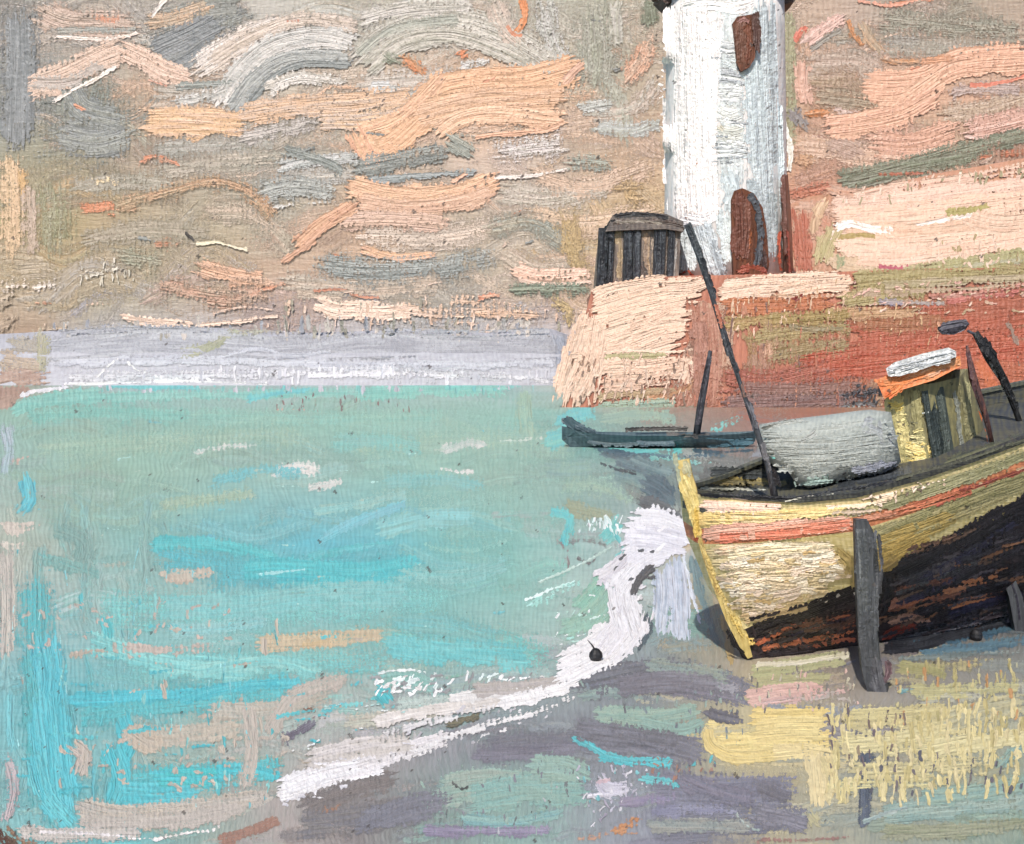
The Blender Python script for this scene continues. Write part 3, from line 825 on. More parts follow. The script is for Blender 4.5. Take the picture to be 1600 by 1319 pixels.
# ---- beach: wet grey sand, one sheet a little above the water
V = []; Fc = []
rows = 14
for i in range(len(shore)):
    x, y = shore[i]
    for j in range(rows):
        yy = y + (2600 - y) * (j / (rows - 1)) ** 2.2
        V.append(ground(x, yy, 0.0 if j else -.006))
for i in range(len(shore) - 1):
    for j in range(rows - 1):
        a = i * rows + j; Fc.append((a, a+1, a+rows+1, a+rows))
beach = Surf('beach', V, Fc, base_mat('wet_sand_ground_coat', '8a8a8e', '7c7c82', grain=(.006, .02), varied=True), varied=True, ka=.80)
beach.plane = 0.0
on_beach = lambda x, y: y > shore_y(x) + 16
cover(beach, 24, (380, 900, 1640, 1340), (40, 80), (100, 200), da=5, dry=(0, .2), soft=(.4, .8), jit=.03, body=.5, inside=on_beach)
cover(beach, 220, (300, 900, 1630, 1330), (14, 34), (40, 130), da=12, dry=(.2, .6), soft=(0, .4), jit=.08, inside=on_beach)
BEACH = """
a88474 98786c 26 2 2 | 340,1312 400,1298 440,1280
8a827e 7c7674 50 1 3 | 470,1262 530,1240 620,1215
b08870 a08068 16 5 2 | 490,1268 520,1262 540,1250
8a8684 7e7c80 60 1 3 | 470,1290 560,1280 660,1260
6f6c5c 807a64 14 0 0 1.2 | 695,1130 720,1128 750,1118
84848a 787880 50 1 3 | 760,1165 830,1160 900,1160
7c7a84 888690 44 1 3 | 740,1180 800,1180 900,1172
6c6e74 7c7e84 26 1 2 | 880,1072 940,1055 1010,1040
8c9c9a 9cb0a6 34 5 1 1.1 | 900,1090 960,1080 1010,1090
94b0a4 a0b4a4 34 2 1 1.1 | 930,1115 1010,1122 1090,1110
98b4a8 90aca2 30 2 1 1.1 | 1000,1130 1060,1140 1098,1130
a8b4a8 98b0a4 60 1 1 1.1 | 690,1235 760,1225 820,1230
98b4a8 8cb0a8 60 1 1 1.1 | 740,1250 820,1235 910,1235
9cb4a6 98b4aa 50 1 1 1.1 | 830,1200 880,1200 915,1215
88b0b0 98b8b0 26 2 2 | 720,1280 800,1285 880,1270
90889c a49cb0 24 3 2 | 660,1295 740,1300 860,1296
4f5250 6a6c68 10 4 0 | 705,1222 720,1232 735,1228
70c4c8 5cbcc4 16 2 0 1.3 | 895,1152 925,1168 950,1184
74c4c8 60bcc2 20 3 0 1.2 | 940,1182 1000,1192 1050,1188
6cc0c4 80c8c8 16 4 0 1.2 | 1000,1215 1040,1222 1085,1228
d8d4dc c0bcc8 34 4 0 1.4 | 935,1215 950,1230 990,1232
e8e4e8 c8c4d0 10 2 0 1.4 | 915,1245 960,1240 985,1232
e0c4c8 d0b8c0 8 2 1 | 930,1222 955,1218
a098a8 9088a0 26 4 2 | 960,1255 1010,1250 1060,1245
d09c74 c08860 22 4 1 1.2 | 955,1300 980,1290 1000,1276
c8a088 a8887c 16 6 1 | 900,1312 950,1305 1000,1300
9cacac 8ca0a0 40 2 3 | 1010,1000 1050,985 1100,1000
84a8a0 94b4a8 60 2 2 | 1020,960 1060,970 1110,980
5c6c74 4c5c64 26 1 1 | 1000,1015 1005,990 1012,960
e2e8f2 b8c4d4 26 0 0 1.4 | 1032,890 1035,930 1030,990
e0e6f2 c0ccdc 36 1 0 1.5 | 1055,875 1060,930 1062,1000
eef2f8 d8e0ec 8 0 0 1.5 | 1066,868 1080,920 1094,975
708c90 80989a 22 1 1 | 1085,870 1100,940 1125,1010
8c9488 a0a48c 16 2 2 | 1100,900 1118,970 1140,1030
b8a070 c4a468 14 3 1 | 1128,960 1138,1000 1142,1040
9ca498 8c9c98 40 3 2 | 1010,1040 1070,1050 1140,1060
7c7c84 908c98 40 3 2 | 1010,1062 1080,1075 1150,1090
a8a8b0 88848c 30 5 1 1.2 | 1090,1060 1130,1075 1160,1075
c0bC94 b4b48c 30 1 1 1.1 | 1178,1050 1240,1040 1320,1028
ece4d0 d8d0b0 12 3 0 1.4 | 1180,1040 1250,1034 1330,1022
bcb890 b0ac88 20 2 1 | 1180,1066 1250,1060 1300,1058
e4c0b4 d8b0a8 26 2 0 1.3 | 1165,1090 1220,1080 1280,1076
dcb8b0 c8b0ac 24 5 0 1.3 | 1190,1100 1260,1090 1340,1075
c8bcb4 b0a8a0 20 6 0 1.3 | 1250,1095 1300,1088 1345,1095
a4a8a8 989aa0 20 3 1 | 1200,1108 1280,1110 1350,1108
a8a4a0 8c8688 40 3 1 | 1280,1140 1340,1145 1400,1150
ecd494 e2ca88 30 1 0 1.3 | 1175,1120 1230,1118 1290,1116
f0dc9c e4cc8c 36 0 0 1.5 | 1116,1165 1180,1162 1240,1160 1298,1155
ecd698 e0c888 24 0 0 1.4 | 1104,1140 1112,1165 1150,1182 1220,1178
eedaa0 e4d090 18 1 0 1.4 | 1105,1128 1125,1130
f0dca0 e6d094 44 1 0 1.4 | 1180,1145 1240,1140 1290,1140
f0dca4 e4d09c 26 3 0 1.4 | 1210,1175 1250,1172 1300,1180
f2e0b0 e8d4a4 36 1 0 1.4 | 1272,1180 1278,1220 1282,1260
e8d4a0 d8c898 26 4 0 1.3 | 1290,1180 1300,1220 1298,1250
c8c098 b8b090 34 4 1 | 1262,1270 1280,1290
76747a 84828a 40 1 3 | 1180,1225 1210,1240 1240,1250
6c6c74 7c7c84 30 2 2 | 1330,1110 1350,1170 1345,1240
5c6470 6c7480 26 2 2 | 1355,1170 1352,1240 1350,1290
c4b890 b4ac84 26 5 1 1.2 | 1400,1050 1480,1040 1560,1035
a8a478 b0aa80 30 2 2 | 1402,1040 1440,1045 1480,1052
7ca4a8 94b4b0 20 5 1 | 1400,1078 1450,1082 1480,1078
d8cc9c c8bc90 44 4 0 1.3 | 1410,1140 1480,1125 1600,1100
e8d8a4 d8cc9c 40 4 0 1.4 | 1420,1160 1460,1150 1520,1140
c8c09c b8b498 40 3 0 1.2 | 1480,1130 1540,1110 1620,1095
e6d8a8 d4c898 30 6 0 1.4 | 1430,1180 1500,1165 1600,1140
ccc8b0 b0b0a4 30 4 1 | 1440,1090 1520,1085 1610,1070
94b0a8 a0b4a4 30 4 1 | 1560,1200 1590,1170 1610,1165
94aca4 a4b4a8 44 2 2 | 1380,1270 1480,1262 1610,1250
a0b4a4 90aca4 34 3 1 | 1440,1245 1520,1240 1610,1225
9ca084 a4a48c 30 1 2 | 1380,1300 1480,1298 1610,1290
a8847c a08478 14 5 2 | 1180,1314 1260,1312 1340,1308
a4b4b0 b4bcb4 8 3 0 1.3 | 1345,1285 1380,1272 1420,1262
a4a49c 949c98 30 3 2 | 1010,1290 1100,1290 1180,1290
8c8ca0 9c9cac 30 3 3 | 1010,1270 1090,1265 1150,1270
a8b8b0 c4c8c4 8 4 0 1.2 | 1150,1270 1165,1290 1190,1298
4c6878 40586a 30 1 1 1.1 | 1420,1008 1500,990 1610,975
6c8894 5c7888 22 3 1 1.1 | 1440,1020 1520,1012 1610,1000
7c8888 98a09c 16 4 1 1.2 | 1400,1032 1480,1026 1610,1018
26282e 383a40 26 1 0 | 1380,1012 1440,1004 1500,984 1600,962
"""
beach.paint("""
74757c 80808a 60 2 2 | 900,1068 1000,1055 1100,1060
7c7c86 888892 60 2 2 | 1080,1060 1130,1070 1170,1090
7a7a82 86868e 70 2 2 | 900,1150 1010,1160 1100,1180
80808c 8c8c98 70 2 2 | 1020,1230 1120,1240 1240,1235
888890 7c7c86 60 2 2 | 1030,1290 1130,1285 1260,1280
""")
beach.paint(BEACH)  # yellow strokes paint the boat's reflection onto the wet sand
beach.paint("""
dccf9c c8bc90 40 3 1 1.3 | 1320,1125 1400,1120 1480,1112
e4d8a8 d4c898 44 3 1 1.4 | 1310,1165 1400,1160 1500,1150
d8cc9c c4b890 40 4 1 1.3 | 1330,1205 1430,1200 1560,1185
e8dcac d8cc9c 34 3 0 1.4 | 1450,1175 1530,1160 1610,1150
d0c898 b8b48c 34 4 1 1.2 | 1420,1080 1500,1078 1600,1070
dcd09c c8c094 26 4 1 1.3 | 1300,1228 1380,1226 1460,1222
""")  # more of the painted yellow reflection, further right
beach.dabs(60, (440, 1178, 640, 1255), 'f4f0f2 e4e0e4 dcd8dc', w=(4, 7), ln=(8, 18), da=30, dry=.2, body=1.5, inside=lambda x, y: abs(y-(1240-(x-430)*.36)) < 22)
beach.dabs(60, (650, 1100, 880, 1180), 'f4f0f0 e4e0e4 c8c4c8', w=(3, 6), ln=(8, 20), ang=-25, da=40, dry=.2, body=1.5, inside=lambda x, y: abs(y-(1168-(x-650)*.31)) < 20)
beach.dabs(210, (1295, 1105, 1600, 1250), 'ecdca4 f2e2ac e4d49c e8d8a8 d8c890', w=(5, 11), ln=(14, 34), da=14, dry=.2, body=1.4, inside=lambda x, y: y < 1262 - (x-1350)*.12 and (x < 1340 or x > 1365 or y > 1210))  # yellow dabs continue the painted boat reflection
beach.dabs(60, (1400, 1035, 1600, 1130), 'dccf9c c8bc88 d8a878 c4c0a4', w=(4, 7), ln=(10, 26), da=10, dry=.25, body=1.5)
beach.dabs(22, (1290, 1110, 1420, 1200), '8c7c74 7c7074 a89880', w=(4, 7), ln=(10, 22), da=15, dry=.2, body=1.3)
beach.dabs(26, (1340, 1180, 1600, 1240), '74707a 847c7c 6c6c74', w=(4, 7), ln=(10, 22), da=15, dry=.2, body=1.3)
beach.dabs(70, (900, 1060, 1160, 1160), '9cb0a8 787c84 88949a', w=(3, 6), ln=(8, 20), da=20, dry=.3, body=1.3)
beach.dabs(50, (1020, 1180, 1120, 1230), '7c7884 6cc0c4 b08878', w=(3, 6), ln=(8, 16), da=60, dry=.3, body=1.3)
beach.dabs(50, (660, 1190, 920, 1300), 'a4bcb0 7c8484 c4c4c8 8c8c94', w=(3, 6), ln=(8, 18), da=20, dry=.3, body=1.3)
beach.dabs(40, (900, 1200, 1010, 1290), 'ece8ec d0ccd8 8cc8cc b0a8b8', w=(3, 6), ln=(8, 18), da=50, dry=.25, body=1.5)
beach.dabs(40, (1170, 1045, 1340, 1110), 'ecc8bc e0d8c0 c8c0b0 8c8884', w=(4, 6), ln=(8, 18), da=14, dry=.25, body=1.4)
beach.paint("""
8a8a92 7c7c84 50 2 2 | 560,1290 640,1262 700,1250
74747a 84848c 40 2 2 | 900,1140 980,1150 1060,1160
8c8894 7c7c88 40 2 2 | 1060,1215 1120,1240 1180,1250
7c7a82 8c8c94 44 2 2 | 960,1075 1040,1066 1120,1070
6c6c74 7c7c84 26 3 1 | 1100,1110 1130,1120 1160,1125
84828a 94929a 40 2 2 | 1180,1270 1230,1280 1260,1290
""")
FOAM = """
f6f2f0 e6e0de 27 3 0 1.4 | 436,1244 500,1220 560,1205
fbf8f8 ece6e6 40 2 0 1.5 | 436,1236 500,1212 600,1190
f4eeee e0dad8 35 4 0 1.4 | 560,1196 620,1176 700,1150
e0d8d4 ccc4bc 40 2 1 | 480,1190 560,1170 640,1160
f4ece6 dcd4cc 21 2 0 1.4 | 585,1128 660,1112 740,1100 800,1088
f2eeea e0dcd8 18 2 0 1.4 | 700,1092 780,1082 870,1070
c4bcb8 b4aca4 24 2 0 1.2 | 740,1078 810,1074 880,1066
fbf8f6 f0ecea 24 2 0 1.5 | 780,1100 830,1088 890,1074
fcfafa f4f0ee 45 2 0 1.4 | 872,1060 920,1040 970,1015
fcfafa f2eeee 62 2 0 1.5 | 885,1042 935,1015 970,985
fbf8fa f0ecf0 62 2 0 1.5 | 950,1018 980,980 990,950
fcfafc f0eef2 48 2 0 1.5 | 985,985 972,940 968,905
fcfafc f4f2f4 54 2 0 1.5 | 962,915 985,885 1015,862
f8f6fa eceaf0 67 2 0 1.5 | 982,868 1020,850 1070,838
fcfafc f0eef2 56 2 0 1.6 | 985,820 1030,822 1078,840
e4e2ea f6f4f8 40 2 0 1.4 | 990,838 1030,842 1072,852
f6f2f4 d8d4da 24 2 0 1.5 | 930,905 955,890 975,870
"""
beach.paint(FOAM)
beach.paint("""
f4f0ee e4e0de 20 5 0 1.4 | 640,1178 740,1140 850,1108 900,1088
ece8e6 d8d4d2 26 6 0 1.4 | 600,1150 700,1120 830,1092
f8f4f2 e8e4e2 16 4 0 1.5 | 436,1248 470,1240 500,1226
""")
beach.dabs(60, (440, 1100, 900, 1260), 'f8f4f4 ece8ea e0dce0', w=(4, 9), ln=(8, 26), ang=-20, da=30, dry=.25, body=1.6, inside=lambda x, y: abs(y-(1240-(x-430)*.36)) < 30)
beach.dabs(30, (890, 820, 1080, 1060), 'fbf8f8 f4f0f4', w=(5, 10), ln=(10, 26), ang=-40, da=40, dry=.25, body=1.6, inside=lambda x, y: abs(y-(1050-(x-880)*1.25)) < 36)
beach.dabs(7, (960, 855, 1020, 905), '5c6064 6c7074', w=(5, 9), ln=(8, 16), ang=-30, da=30, dry=.1)
beach.dabs(28, (450, 1112, 600, 1240), 'f4f4f0 f0f8f4', w=(3, 6), ln=(8, 26), ang=-18, da=20, dry=.3, body=1.5, inside=lambda x, y: abs(y-(1180-(x-430)*.33)) < 8)
beach.dabs(12, (505, 1100, 640, 1112), 'f4f8f4 c8ece8', w=(3, 5), ln=(8, 16), ang=-10, dry=.2, body=1.4)
beach.paint("5c5e60 4a4c50 14 1 0 | 1022,885 1000,905 985,932\n606468 50545a 10 1 0 | 1000,900 1012,884")  # dark grey strokes paint a shadow beside the foam
cover(beach, 90, (1640, 960, 2200, 1500), (16, 44), (60, 160), da=10, dry=(.1, .5), soft=(.1, .6), jit=.1, body=.9)
o = beach.build(); o['kind'] = 'structure'

# ---- red headland rising behind the harbour wall, right
HDD = 112
pts = [(1222, 330), (1236, 318), (1262, 308), (1300, 302), (1380, 290), (1460, 272), (1540, 258), (1620, 244), (1900, 205), (2400, 180)]
V = []; Fc = []
for i, (x, y) in enumerate(pts):
    q = at(x, y, HDD)
    m1 = at(x, (y + 470) / 2, HDD - 3); g0 = at(x, 470, HDD - 6); g1 = Vector((g0.x, g0.y - 1, -.3))
    bk = Vector((q.x + 3, q.y + 18, q.z - 1.5)); bb = Vector((bk.x, bk.y + 12, -.3))
    V += [g1, g0, m1, q, bk, bb]
n = 6
for i in range(len(pts) - 1):
    for j in range(n - 1): a = i * n + j; Fc.append((a, a+n, a+n+1, a+1))
Fc.append(tuple(range(n))); Fc.append(tuple((len(pts)-1)*n + j for j in range(n))[::-1])
head = Surf('headland_terrain', V, Fc, base_mat('headland_ground_coat', 'c09078', 'b08468'), e=EL, smooth=True, bias=1e-3, ka=.78)
cover(head, 60, (1240, 300, 1620, 460), (20, 40), (60, 120), da=8, dry=(.1, .4), soft=(.1, .5), jit=.05)
HEAD = """
b87058 a8624c 40 1 2 | 1248,330 1252,380 1256,425
bc7a62 b06c54 26 1 2 | 1232,330 1228,380 1230,420
c4a080 d8b898 20 3 1 | 1290,312 1275,340 1272,370
b4a678 bca880 40 1 2 | 1285,410 1290,385 1305,355
8c9474 a09c78 24 1 3 | 1315,400 1308,420
e6c4ae d8ac98 26 4 0 1.5 | 1300,318 1380,300 1480,285 1610,262
ecc8b4 e0bca8 34 2 0 1.5 | 1305,325 1400,316 1500,305 1610,288
ecc8b0 e4bea6 40 0 0 1.4 | 1310,340 1400,336 1500,325 1610,312
e8c4ac eccab2 40 0 0 1.4 | 1312,382 1400,386 1500,378 1610,362
eccab4 e2bca4 34 1 0 1.4 | 1340,402 1430,400 1500,390 1620,372
e6c4aa dcb49a 30 0 0 1.4 | 1330,362 1420,362 1560,350
e8c8b0 d8b49c 34 2 0 1.5 | 1500,335 1560,350 1620,345
fdf4ee f4e2d4 15 0 0 1.8 | 1304,356 1330,350 1360,358 1400,362
fbf0e8 f2dccc 9 0 0 1.7 | 1430,352 1480,342 1520,335
f6e6da e8ccb8 6 0 0 1.7 | 1308,350 1302,365 1297,376
b0a068 a49860 15 1 1 | 1478,332 1510,328 1545,322
b49c64 a88e60 11 1 0 | 1308,372 1340,368 1370,370
a89c6c 9c9468 34 1 2 | 1325,448 1400,442 1500,420 1620,400
b0a87c a49c74 26 2 2 | 1400,430 1500,412 1620,392
b8b094 a8a488 14 4 1 1.2 | 1380,425 1450,425 1600,405
b8606c c07c78 14 5 0 1.2 | 1368,415 1400,420 1425,418
"""
head.paint(HEAD)
head.dabs(90, (1310, 262, 1610, 318), 'ecc8b4 f0d2be e0b8a4 a89c7c', w=(3, 7), ln=(8, 20), da=22, dry=.15, body=1.6, inside=lambda x, y: abs(y-(312-(x-1300)*.14)) < 14)
head.dabs(50, (1440, 370, 1600, 420), 'ecceb8 b09c74 e8c8b0', w=(4, 7), ln=(6, 16), da=40, dry=.15, body=1.6)
o = head.build(); o['kind'] = 'structure'

# ================================================================== THINGS
# ---- harbour wall
WD = 80.0
top = [(925, 452), (950, 443), (1000, 436), (1060, 431), (1130, 430), (1200, 428), (1330, 424), (1440, 420), (1600, 418), (2000, 400)]
V = []; Fc = []; n = 7
def wallcol(x, y, xb):
    q = at(x, y, WD); f0 = at(xb, 638, WD - 1.4); f0.z = -.3
    f1 = f0.lerp(q, .33) ; f2 = f0.lerp(q, .66)
    return [f0, f1, f2, q, q + Vector((.2, 2.0, .03)), q + Vector((.6, 14, .05)), Vector((q.x + .8, q.y + 15.4, -.3))]
cols = [(x, y, x if i else 872) for i, (x, y) in enumerate(top)]
cols = [(925, 452, 876)] + [(x, y, max(x - (28 if k == 0 else 0), 905)) for k, (x, y) in enumerate(top[1:])]
for x, y, xb in cols: V += wallcol(x, y, xb)
for i in range(len(cols) - 1):
    for j in range(n - 1): a = i * n + j; Fc.append((a, a+n, a+n+1, a+1))
Fc.append(tuple(range(n))); Fc.append(tuple((len(cols)-1)*n + j for j in range(n))[::-1])
wall = Surf('harbour_wall', V, Fc, base_mat('red_stone_ground_coat', 'b87860', 'a86c58', grain=(.004, .02)), e=EL, bias=1e-3, ka=.78, sat=.88, tint=(1.03, .98, .92))
in_wall = lambda x, y: y > 455
cover(wall, 90, (1060, 470, 1620, 630), (16, 36), (60, 120), ang=90, da=12, dry=(.1, .45), soft=(.2, .6), jit=.06, inside=in_wall)
WALL = """
c08c78 b07864 60 1 3 | 1100,475 1108,560 1105,640
b4806c a4705c 50 1 3 | 1080,560 1075,610 1060,650
bc6850 a84e36 80 1 2 | 1260,575 1400,560 1610,540
b8644c a45a44 80 1 2 | 1330,520 1450,505 1610,490
bc6c50 b06448 60 1 2 | 1420,560 1500,580 1610,590
b46850 a45e48 40 1 2 | 1480,480 1540,476 1610,470
a8704e 9c6a4c 40 2 3 | 1330,500 1400,505 1480,505
b89868 a8905c 36 2 3 | 1130,505 1180,500 1250,498
a89464 9c8c60 36 1 4 | 1170,530 1240,520 1330,512
98845c a08c68 40 2 4 | 1200,555 1260,545 1330,535
b8704c c07850 40 2 2 | 1130,475 1200,478 1300,470
c08468 b4745c 20 4 1 | 1160,470 1165,500
a09070 8c8468 16 4 1 1.1 | 1230,508 1270,514 1320,512
ac6654 98584c 60 1 3 | 1130,590 1200,600 1300,580
8c6c64 987870 60 2 3 | 1140,640 1200,630 1280,625
8a6a62 7c625e 40 2 3 | 1250,640 1300,625 1350,610
7c7470 8c8480 20 5 2 | 1180,610 1190,640
b8a07c a88c6c 20 2 2 | 930,622 980,615 1060,612
c8946c b88a68 20 1 3 | 1010,625 1060,612 1090,590
9cae9c 8ca49a 24 2 2 | 930,640 1000,634 1060,632
8c8474 9c8c7c 20 3 2 | 1000,648 1080,640 1150,650
efcdb8 e8c2ac 60 0 0 1.2 | 908,560 980,545 1055,525
f0cfba e8c4ae 50 0 0 1.3 | 918,522 990,500 1070,490
f0ceb8 eac6b0 44 0 0 1.3 | 930,488 1000,468 1090,450
eccab6 e2bea8 60 1 0 1.3 | 890,628 905,570 925,500
edcbb6 dfb9a4 40 3 0 1.4 | 905,610 925,560 935,500
f2d2be ecc8b2 20 0 0 1.6 | 928,462 960,448 1040,436
f2d2be e6c2ac 26 2 0 1.5 | 1040,450 1080,448 1105,440
f0cfba eac4ae 36 0 0 1.4 | 990,532 1030,518 1072,512
ecc8b2 e6c0aa 12 0 0 1.6 | 985,510 1020,498 1050,482
f4d8c4 e8c6b0 7 0 0 1.8 | 942,550 1000,548 1040,552 1085,546
b8ae84 a8a074 13 1 2 | 945,558 985,556 1040,554
efcdb8 e2bca6 36 3 0 1.6 | 950,580 1010,578 1082,566
ecc8b4 dcb49e 30 4 0 1.6 | 940,600 1000,598 1050,590
f2d4c0 e4c0aa 20 1 0 1.6 | 1070,560 1076,580 1070,598
efcdb8 e0baa4 8 1 0 1.6 | 940,556 936,590 928,630
f4d4c0 e8c4ae 30 1 0 1.5 | 1125,458 1180,450 1260,448
f2d2bc e8c4ac 30 1 0 1.5 | 1220,455 1280,444 1330,440
f4d8c4 eac8b2 16 2 0 1.7 | 1128,444 1200,436 1310,430
ecc4aa dcb498 14 5 0 1.5 | 1210,462 1290,462 1330,455
a89868 9c9060 34 1 2 | 1335,445 1400,440 1480,440
b0a070 a09464 30 2 2 | 1310,470 1380,462 1450,455
b0a4a0 8c84a0 18 5 1 | 1370,470 1440,474 1480,474
c8a07c b8946c 26 4 1 1.2 | 1290,490 1370,488 1440,486
c07068 d08c80 20 5 1 1.3 | 1470,470 1540,462 1610,452
484850 5c5458 20 5 1 | 1285,628 1330,615 1385,608
a8b0ac 9ca4a0 22 4 1 | 1190,640 1260,648 1360,640
6c6c70 7c787c 30 5 2 | 1300,640 1350,630 1380,640
c87048 c86c48 26 3 2 | 1530,560 1550,600 1570,640
9c8478 a88c80 20 6 1 | 1570,500 1590,540 1600,600
cfa088 c4846c 2.2 0 0 1.6 | 1108,628 1150,598 1180,580 1200,585 1202,610 1195,640
d8b898 c8a488 2.2 0 0 1.6 | 982,628 995,600 1030,562
7c2c28 904038 14 2 2 | 1240,470 1256,460
"""
wall.paint(WALL)
wall.paint("""
8c6c68 7c6464 40 3 2 | 1130,632 1220,628 1320,622
947068 846460 30 4 2 | 1150,605 1250,606 1350,600
a87868 b48070 40 4 2 | 1090,500 1096,560 1090,620
""")
wall.paint("""
b0a274 a49868 24 2 2 | 1335,432 1430,428 1540,426 1620,420
b8a88c a89c78 18 3 1 | 1380,444 1480,440 1610,434
c0a890 b09a80 18 4 1 | 1340,458 1440,456 1600,446
cc9488 c08070 14 4 1 1.2 | 1450,462 1530,456 1610,444
a89058 988450 26 3 2 | 1200,500 1270,496 1330,488
""")
wall.dabs(120, (890, 560, 1080, 632), 'ecc8b4 f0d2c0 a88470 90786c dcb8a4', w=(3, 6), ln=(8, 22), ang=100, da=25, dry=.15, body=1.6)
wall.dabs(90, (1140, 440, 1340, 520), 'f0cfb8 e8c4a8 d8b08c c8a47c', w=(3, 5), ln=(12, 34), ang=95, da=12, dry=.4, body=1.3)
wall.dabs(70, (1330, 440, 1600, 490), 'eccab8 e8b8ac d8b49c b89c7c', w=(3, 6), ln=(6, 18), ang=-20, da=40, dry=.25, body=1.5)
wall.dabs(60, (1290, 480, 1480, 560), 'e0a888 d09070 d8b088', w=(2.5, 4), ln=(14, 44), ang=100, da=10, dry=.45, body=1.2)
wall.dabs(70, (1060, 480, 1330, 640), 'c89078 a06454 8c6c64 c47c64', w=(3, 5), ln=(20, 60), ang=92, da=6, dry=.45, body=1.1)
wall.dabs(26, (1330, 600, 1390, 630), '383c44 4c4c54', w=(4, 7), ln=(8, 20), ang=-30, da=40, dry=.3)
o = wall.build(); tag(o, 'long red and pink stone harbour wall with a sloping end carrying the white lighthouse', 'harbour wall')

# ---- lighthouse
LD = 88.0; lc = at(1133, 560, LD); cxl = lc.x
rpx = LD / F
lh = thing('lighthouse', 'tall white round lighthouse with brown door and window on the harbour wall', 'lighthouse')
zt = lambda py: EYE + (HY - py) * rpx
tw = Surf('tower', *lathe((cxl, LD), [(93*rpx, zt(440)), (94*rpx, zt(330)), (93*rpx, zt(200)), (91*rpx, zt(60)), (90*rpx, zt(4))], 64),
          base_mat('white_tower_ground_coat', 'efe6e2', 'dcdcdc', grain=(.004, .03)), parent=lh, smooth=True, e=EL, bias=4e-4, ka=.93)
TOWER = """
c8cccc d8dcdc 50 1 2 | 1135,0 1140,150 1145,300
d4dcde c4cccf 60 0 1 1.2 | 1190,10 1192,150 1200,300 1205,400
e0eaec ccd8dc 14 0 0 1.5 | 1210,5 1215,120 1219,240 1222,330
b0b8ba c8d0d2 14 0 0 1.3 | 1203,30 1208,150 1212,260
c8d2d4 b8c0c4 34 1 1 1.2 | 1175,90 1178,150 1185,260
d8dedf c2c8ca 34 1 1 1.3 | 1135,100 1150,105 1165,100
e6e6e4 b4b6b8 24 2 0 1.7 | 1118,70 1140,76 1150,74
e4e4e2 a8aaae 30 1 0 1.8 | 1118,118 1140,120 1162,124
e2e2e0 b8babc 30 1 0 1.8 | 1118,145 1140,145 1164,148
dcdcd8 c0c0bc 30 1 0 1.4 | 1120,170 1140,180 1160,172
e0dfd8 c8c8c0 26 1 0 1.4 | 1120,205 1145,208 1160,204
dfe0de b8bcbe 30 1 0 1.8 | 1120,232 1140,232 1168,236
84888c 9a9ea0 5 2 0 1.8 | 1120,246 1138,246 1155,244
84888c 9a9ea0 4 2 0 1.8 | 1120,256 1134,256 1148,253
8c9094 a4a8aa 4 2 0 1.8 | 1120,110 1140,116 1156,120
c0b8a8 ccc4b4 12 1 1 | 1122,196 1132,206
fdfcfa f4f2ee 6 0 0 2 | 1118,178 1140,187 1163,198
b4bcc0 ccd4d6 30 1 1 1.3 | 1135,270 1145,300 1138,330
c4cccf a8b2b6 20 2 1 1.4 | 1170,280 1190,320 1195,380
f6eeeb fbf4f0 34 0 0 1.3 | 1052,14 1054,120 1052,230 1056,335
faf2ee f3e8e4 34 0 0 1.4 | 1072,12 1072,120 1072,240 1074,348
fbf3f0 f6e9e6 34 0 0 1.4 | 1092,8 1094,130 1092,250 1094,345
f8efec fcf6f4 30 0 0 1.5 | 1108,20 1108,130 1106,240 1112,340
faf4f2 f0e8e4 24 0 0 1.5 | 1060,14 1100,6 1150,12 1175,4
f4eeec fbf6f4 16 1 0 1.6 | 1126,20 1120,60 1117,110
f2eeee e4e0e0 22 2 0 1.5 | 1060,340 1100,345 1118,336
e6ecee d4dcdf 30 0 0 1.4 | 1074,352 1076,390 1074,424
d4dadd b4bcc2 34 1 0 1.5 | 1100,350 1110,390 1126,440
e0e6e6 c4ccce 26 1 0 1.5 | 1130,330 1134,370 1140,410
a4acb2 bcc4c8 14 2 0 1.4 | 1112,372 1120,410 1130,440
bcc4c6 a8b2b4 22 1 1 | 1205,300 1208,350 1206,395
c06850 b05844 16 4 1 | 1218,360 1216,400 1222,425
c07058 b45c48 14 5 1 | 1192,418 1210,408 1225,400
b86850 a85040 10 3 1 | 1060,432 1075,424 1084,430
"""
tw.paint(TOWER)  # grey-blue strokes paint the shade on the tower's right half
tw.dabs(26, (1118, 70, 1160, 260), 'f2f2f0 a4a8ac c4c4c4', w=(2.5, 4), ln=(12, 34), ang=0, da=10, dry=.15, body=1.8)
tw.dabs(14, (1032, 110, 1040, 230), 'fbf6f4 f4ecea', w=(4, 7), ln=(4, 10), ang=0, da=60, dry=0, body=1.8)
tw.dabs(10, (1070, 30, 1110, 350), 'a86850 b87c60', w=(2, 4), ln=(2, 5), ang=30, da=60, dry=0)
tw.build()
zg = zt(2)
Surf('gallery', *lathe((cxl, LD), [(88*rpx, zg - .15), (100*rpx, zg + .05), (104*rpx, zg + .35), (104*rpx, zg + .75), (90*rpx, zg + .75)], 48), base_mat('gallery_dark_brown', '5c463e', '3c302c'), parent=lh).build()
rail = []
for k in range(24):
    a = 2*math.pi*k/24; x = cxl + 101*rpx*math.cos(a); y = LD + 101*rpx*math.sin(a)
    rail.append(tube([(x, y, zg + .7), (x, y, zg + 1.8)], .05, 6))
ring = [(cxl + 101*rpx*math.cos(2*math.pi*k/32), LD + 101*rpx*math.sin(2*math.pi*k/32), zg + 1.8) for k in range(33)]
rail.append(tube(ring, .06, 6, cap=False))
Surf('railing', *join(*rail), base_mat('gallery_dark_brown', '5c463e', '3c302c'), parent=lh).build()
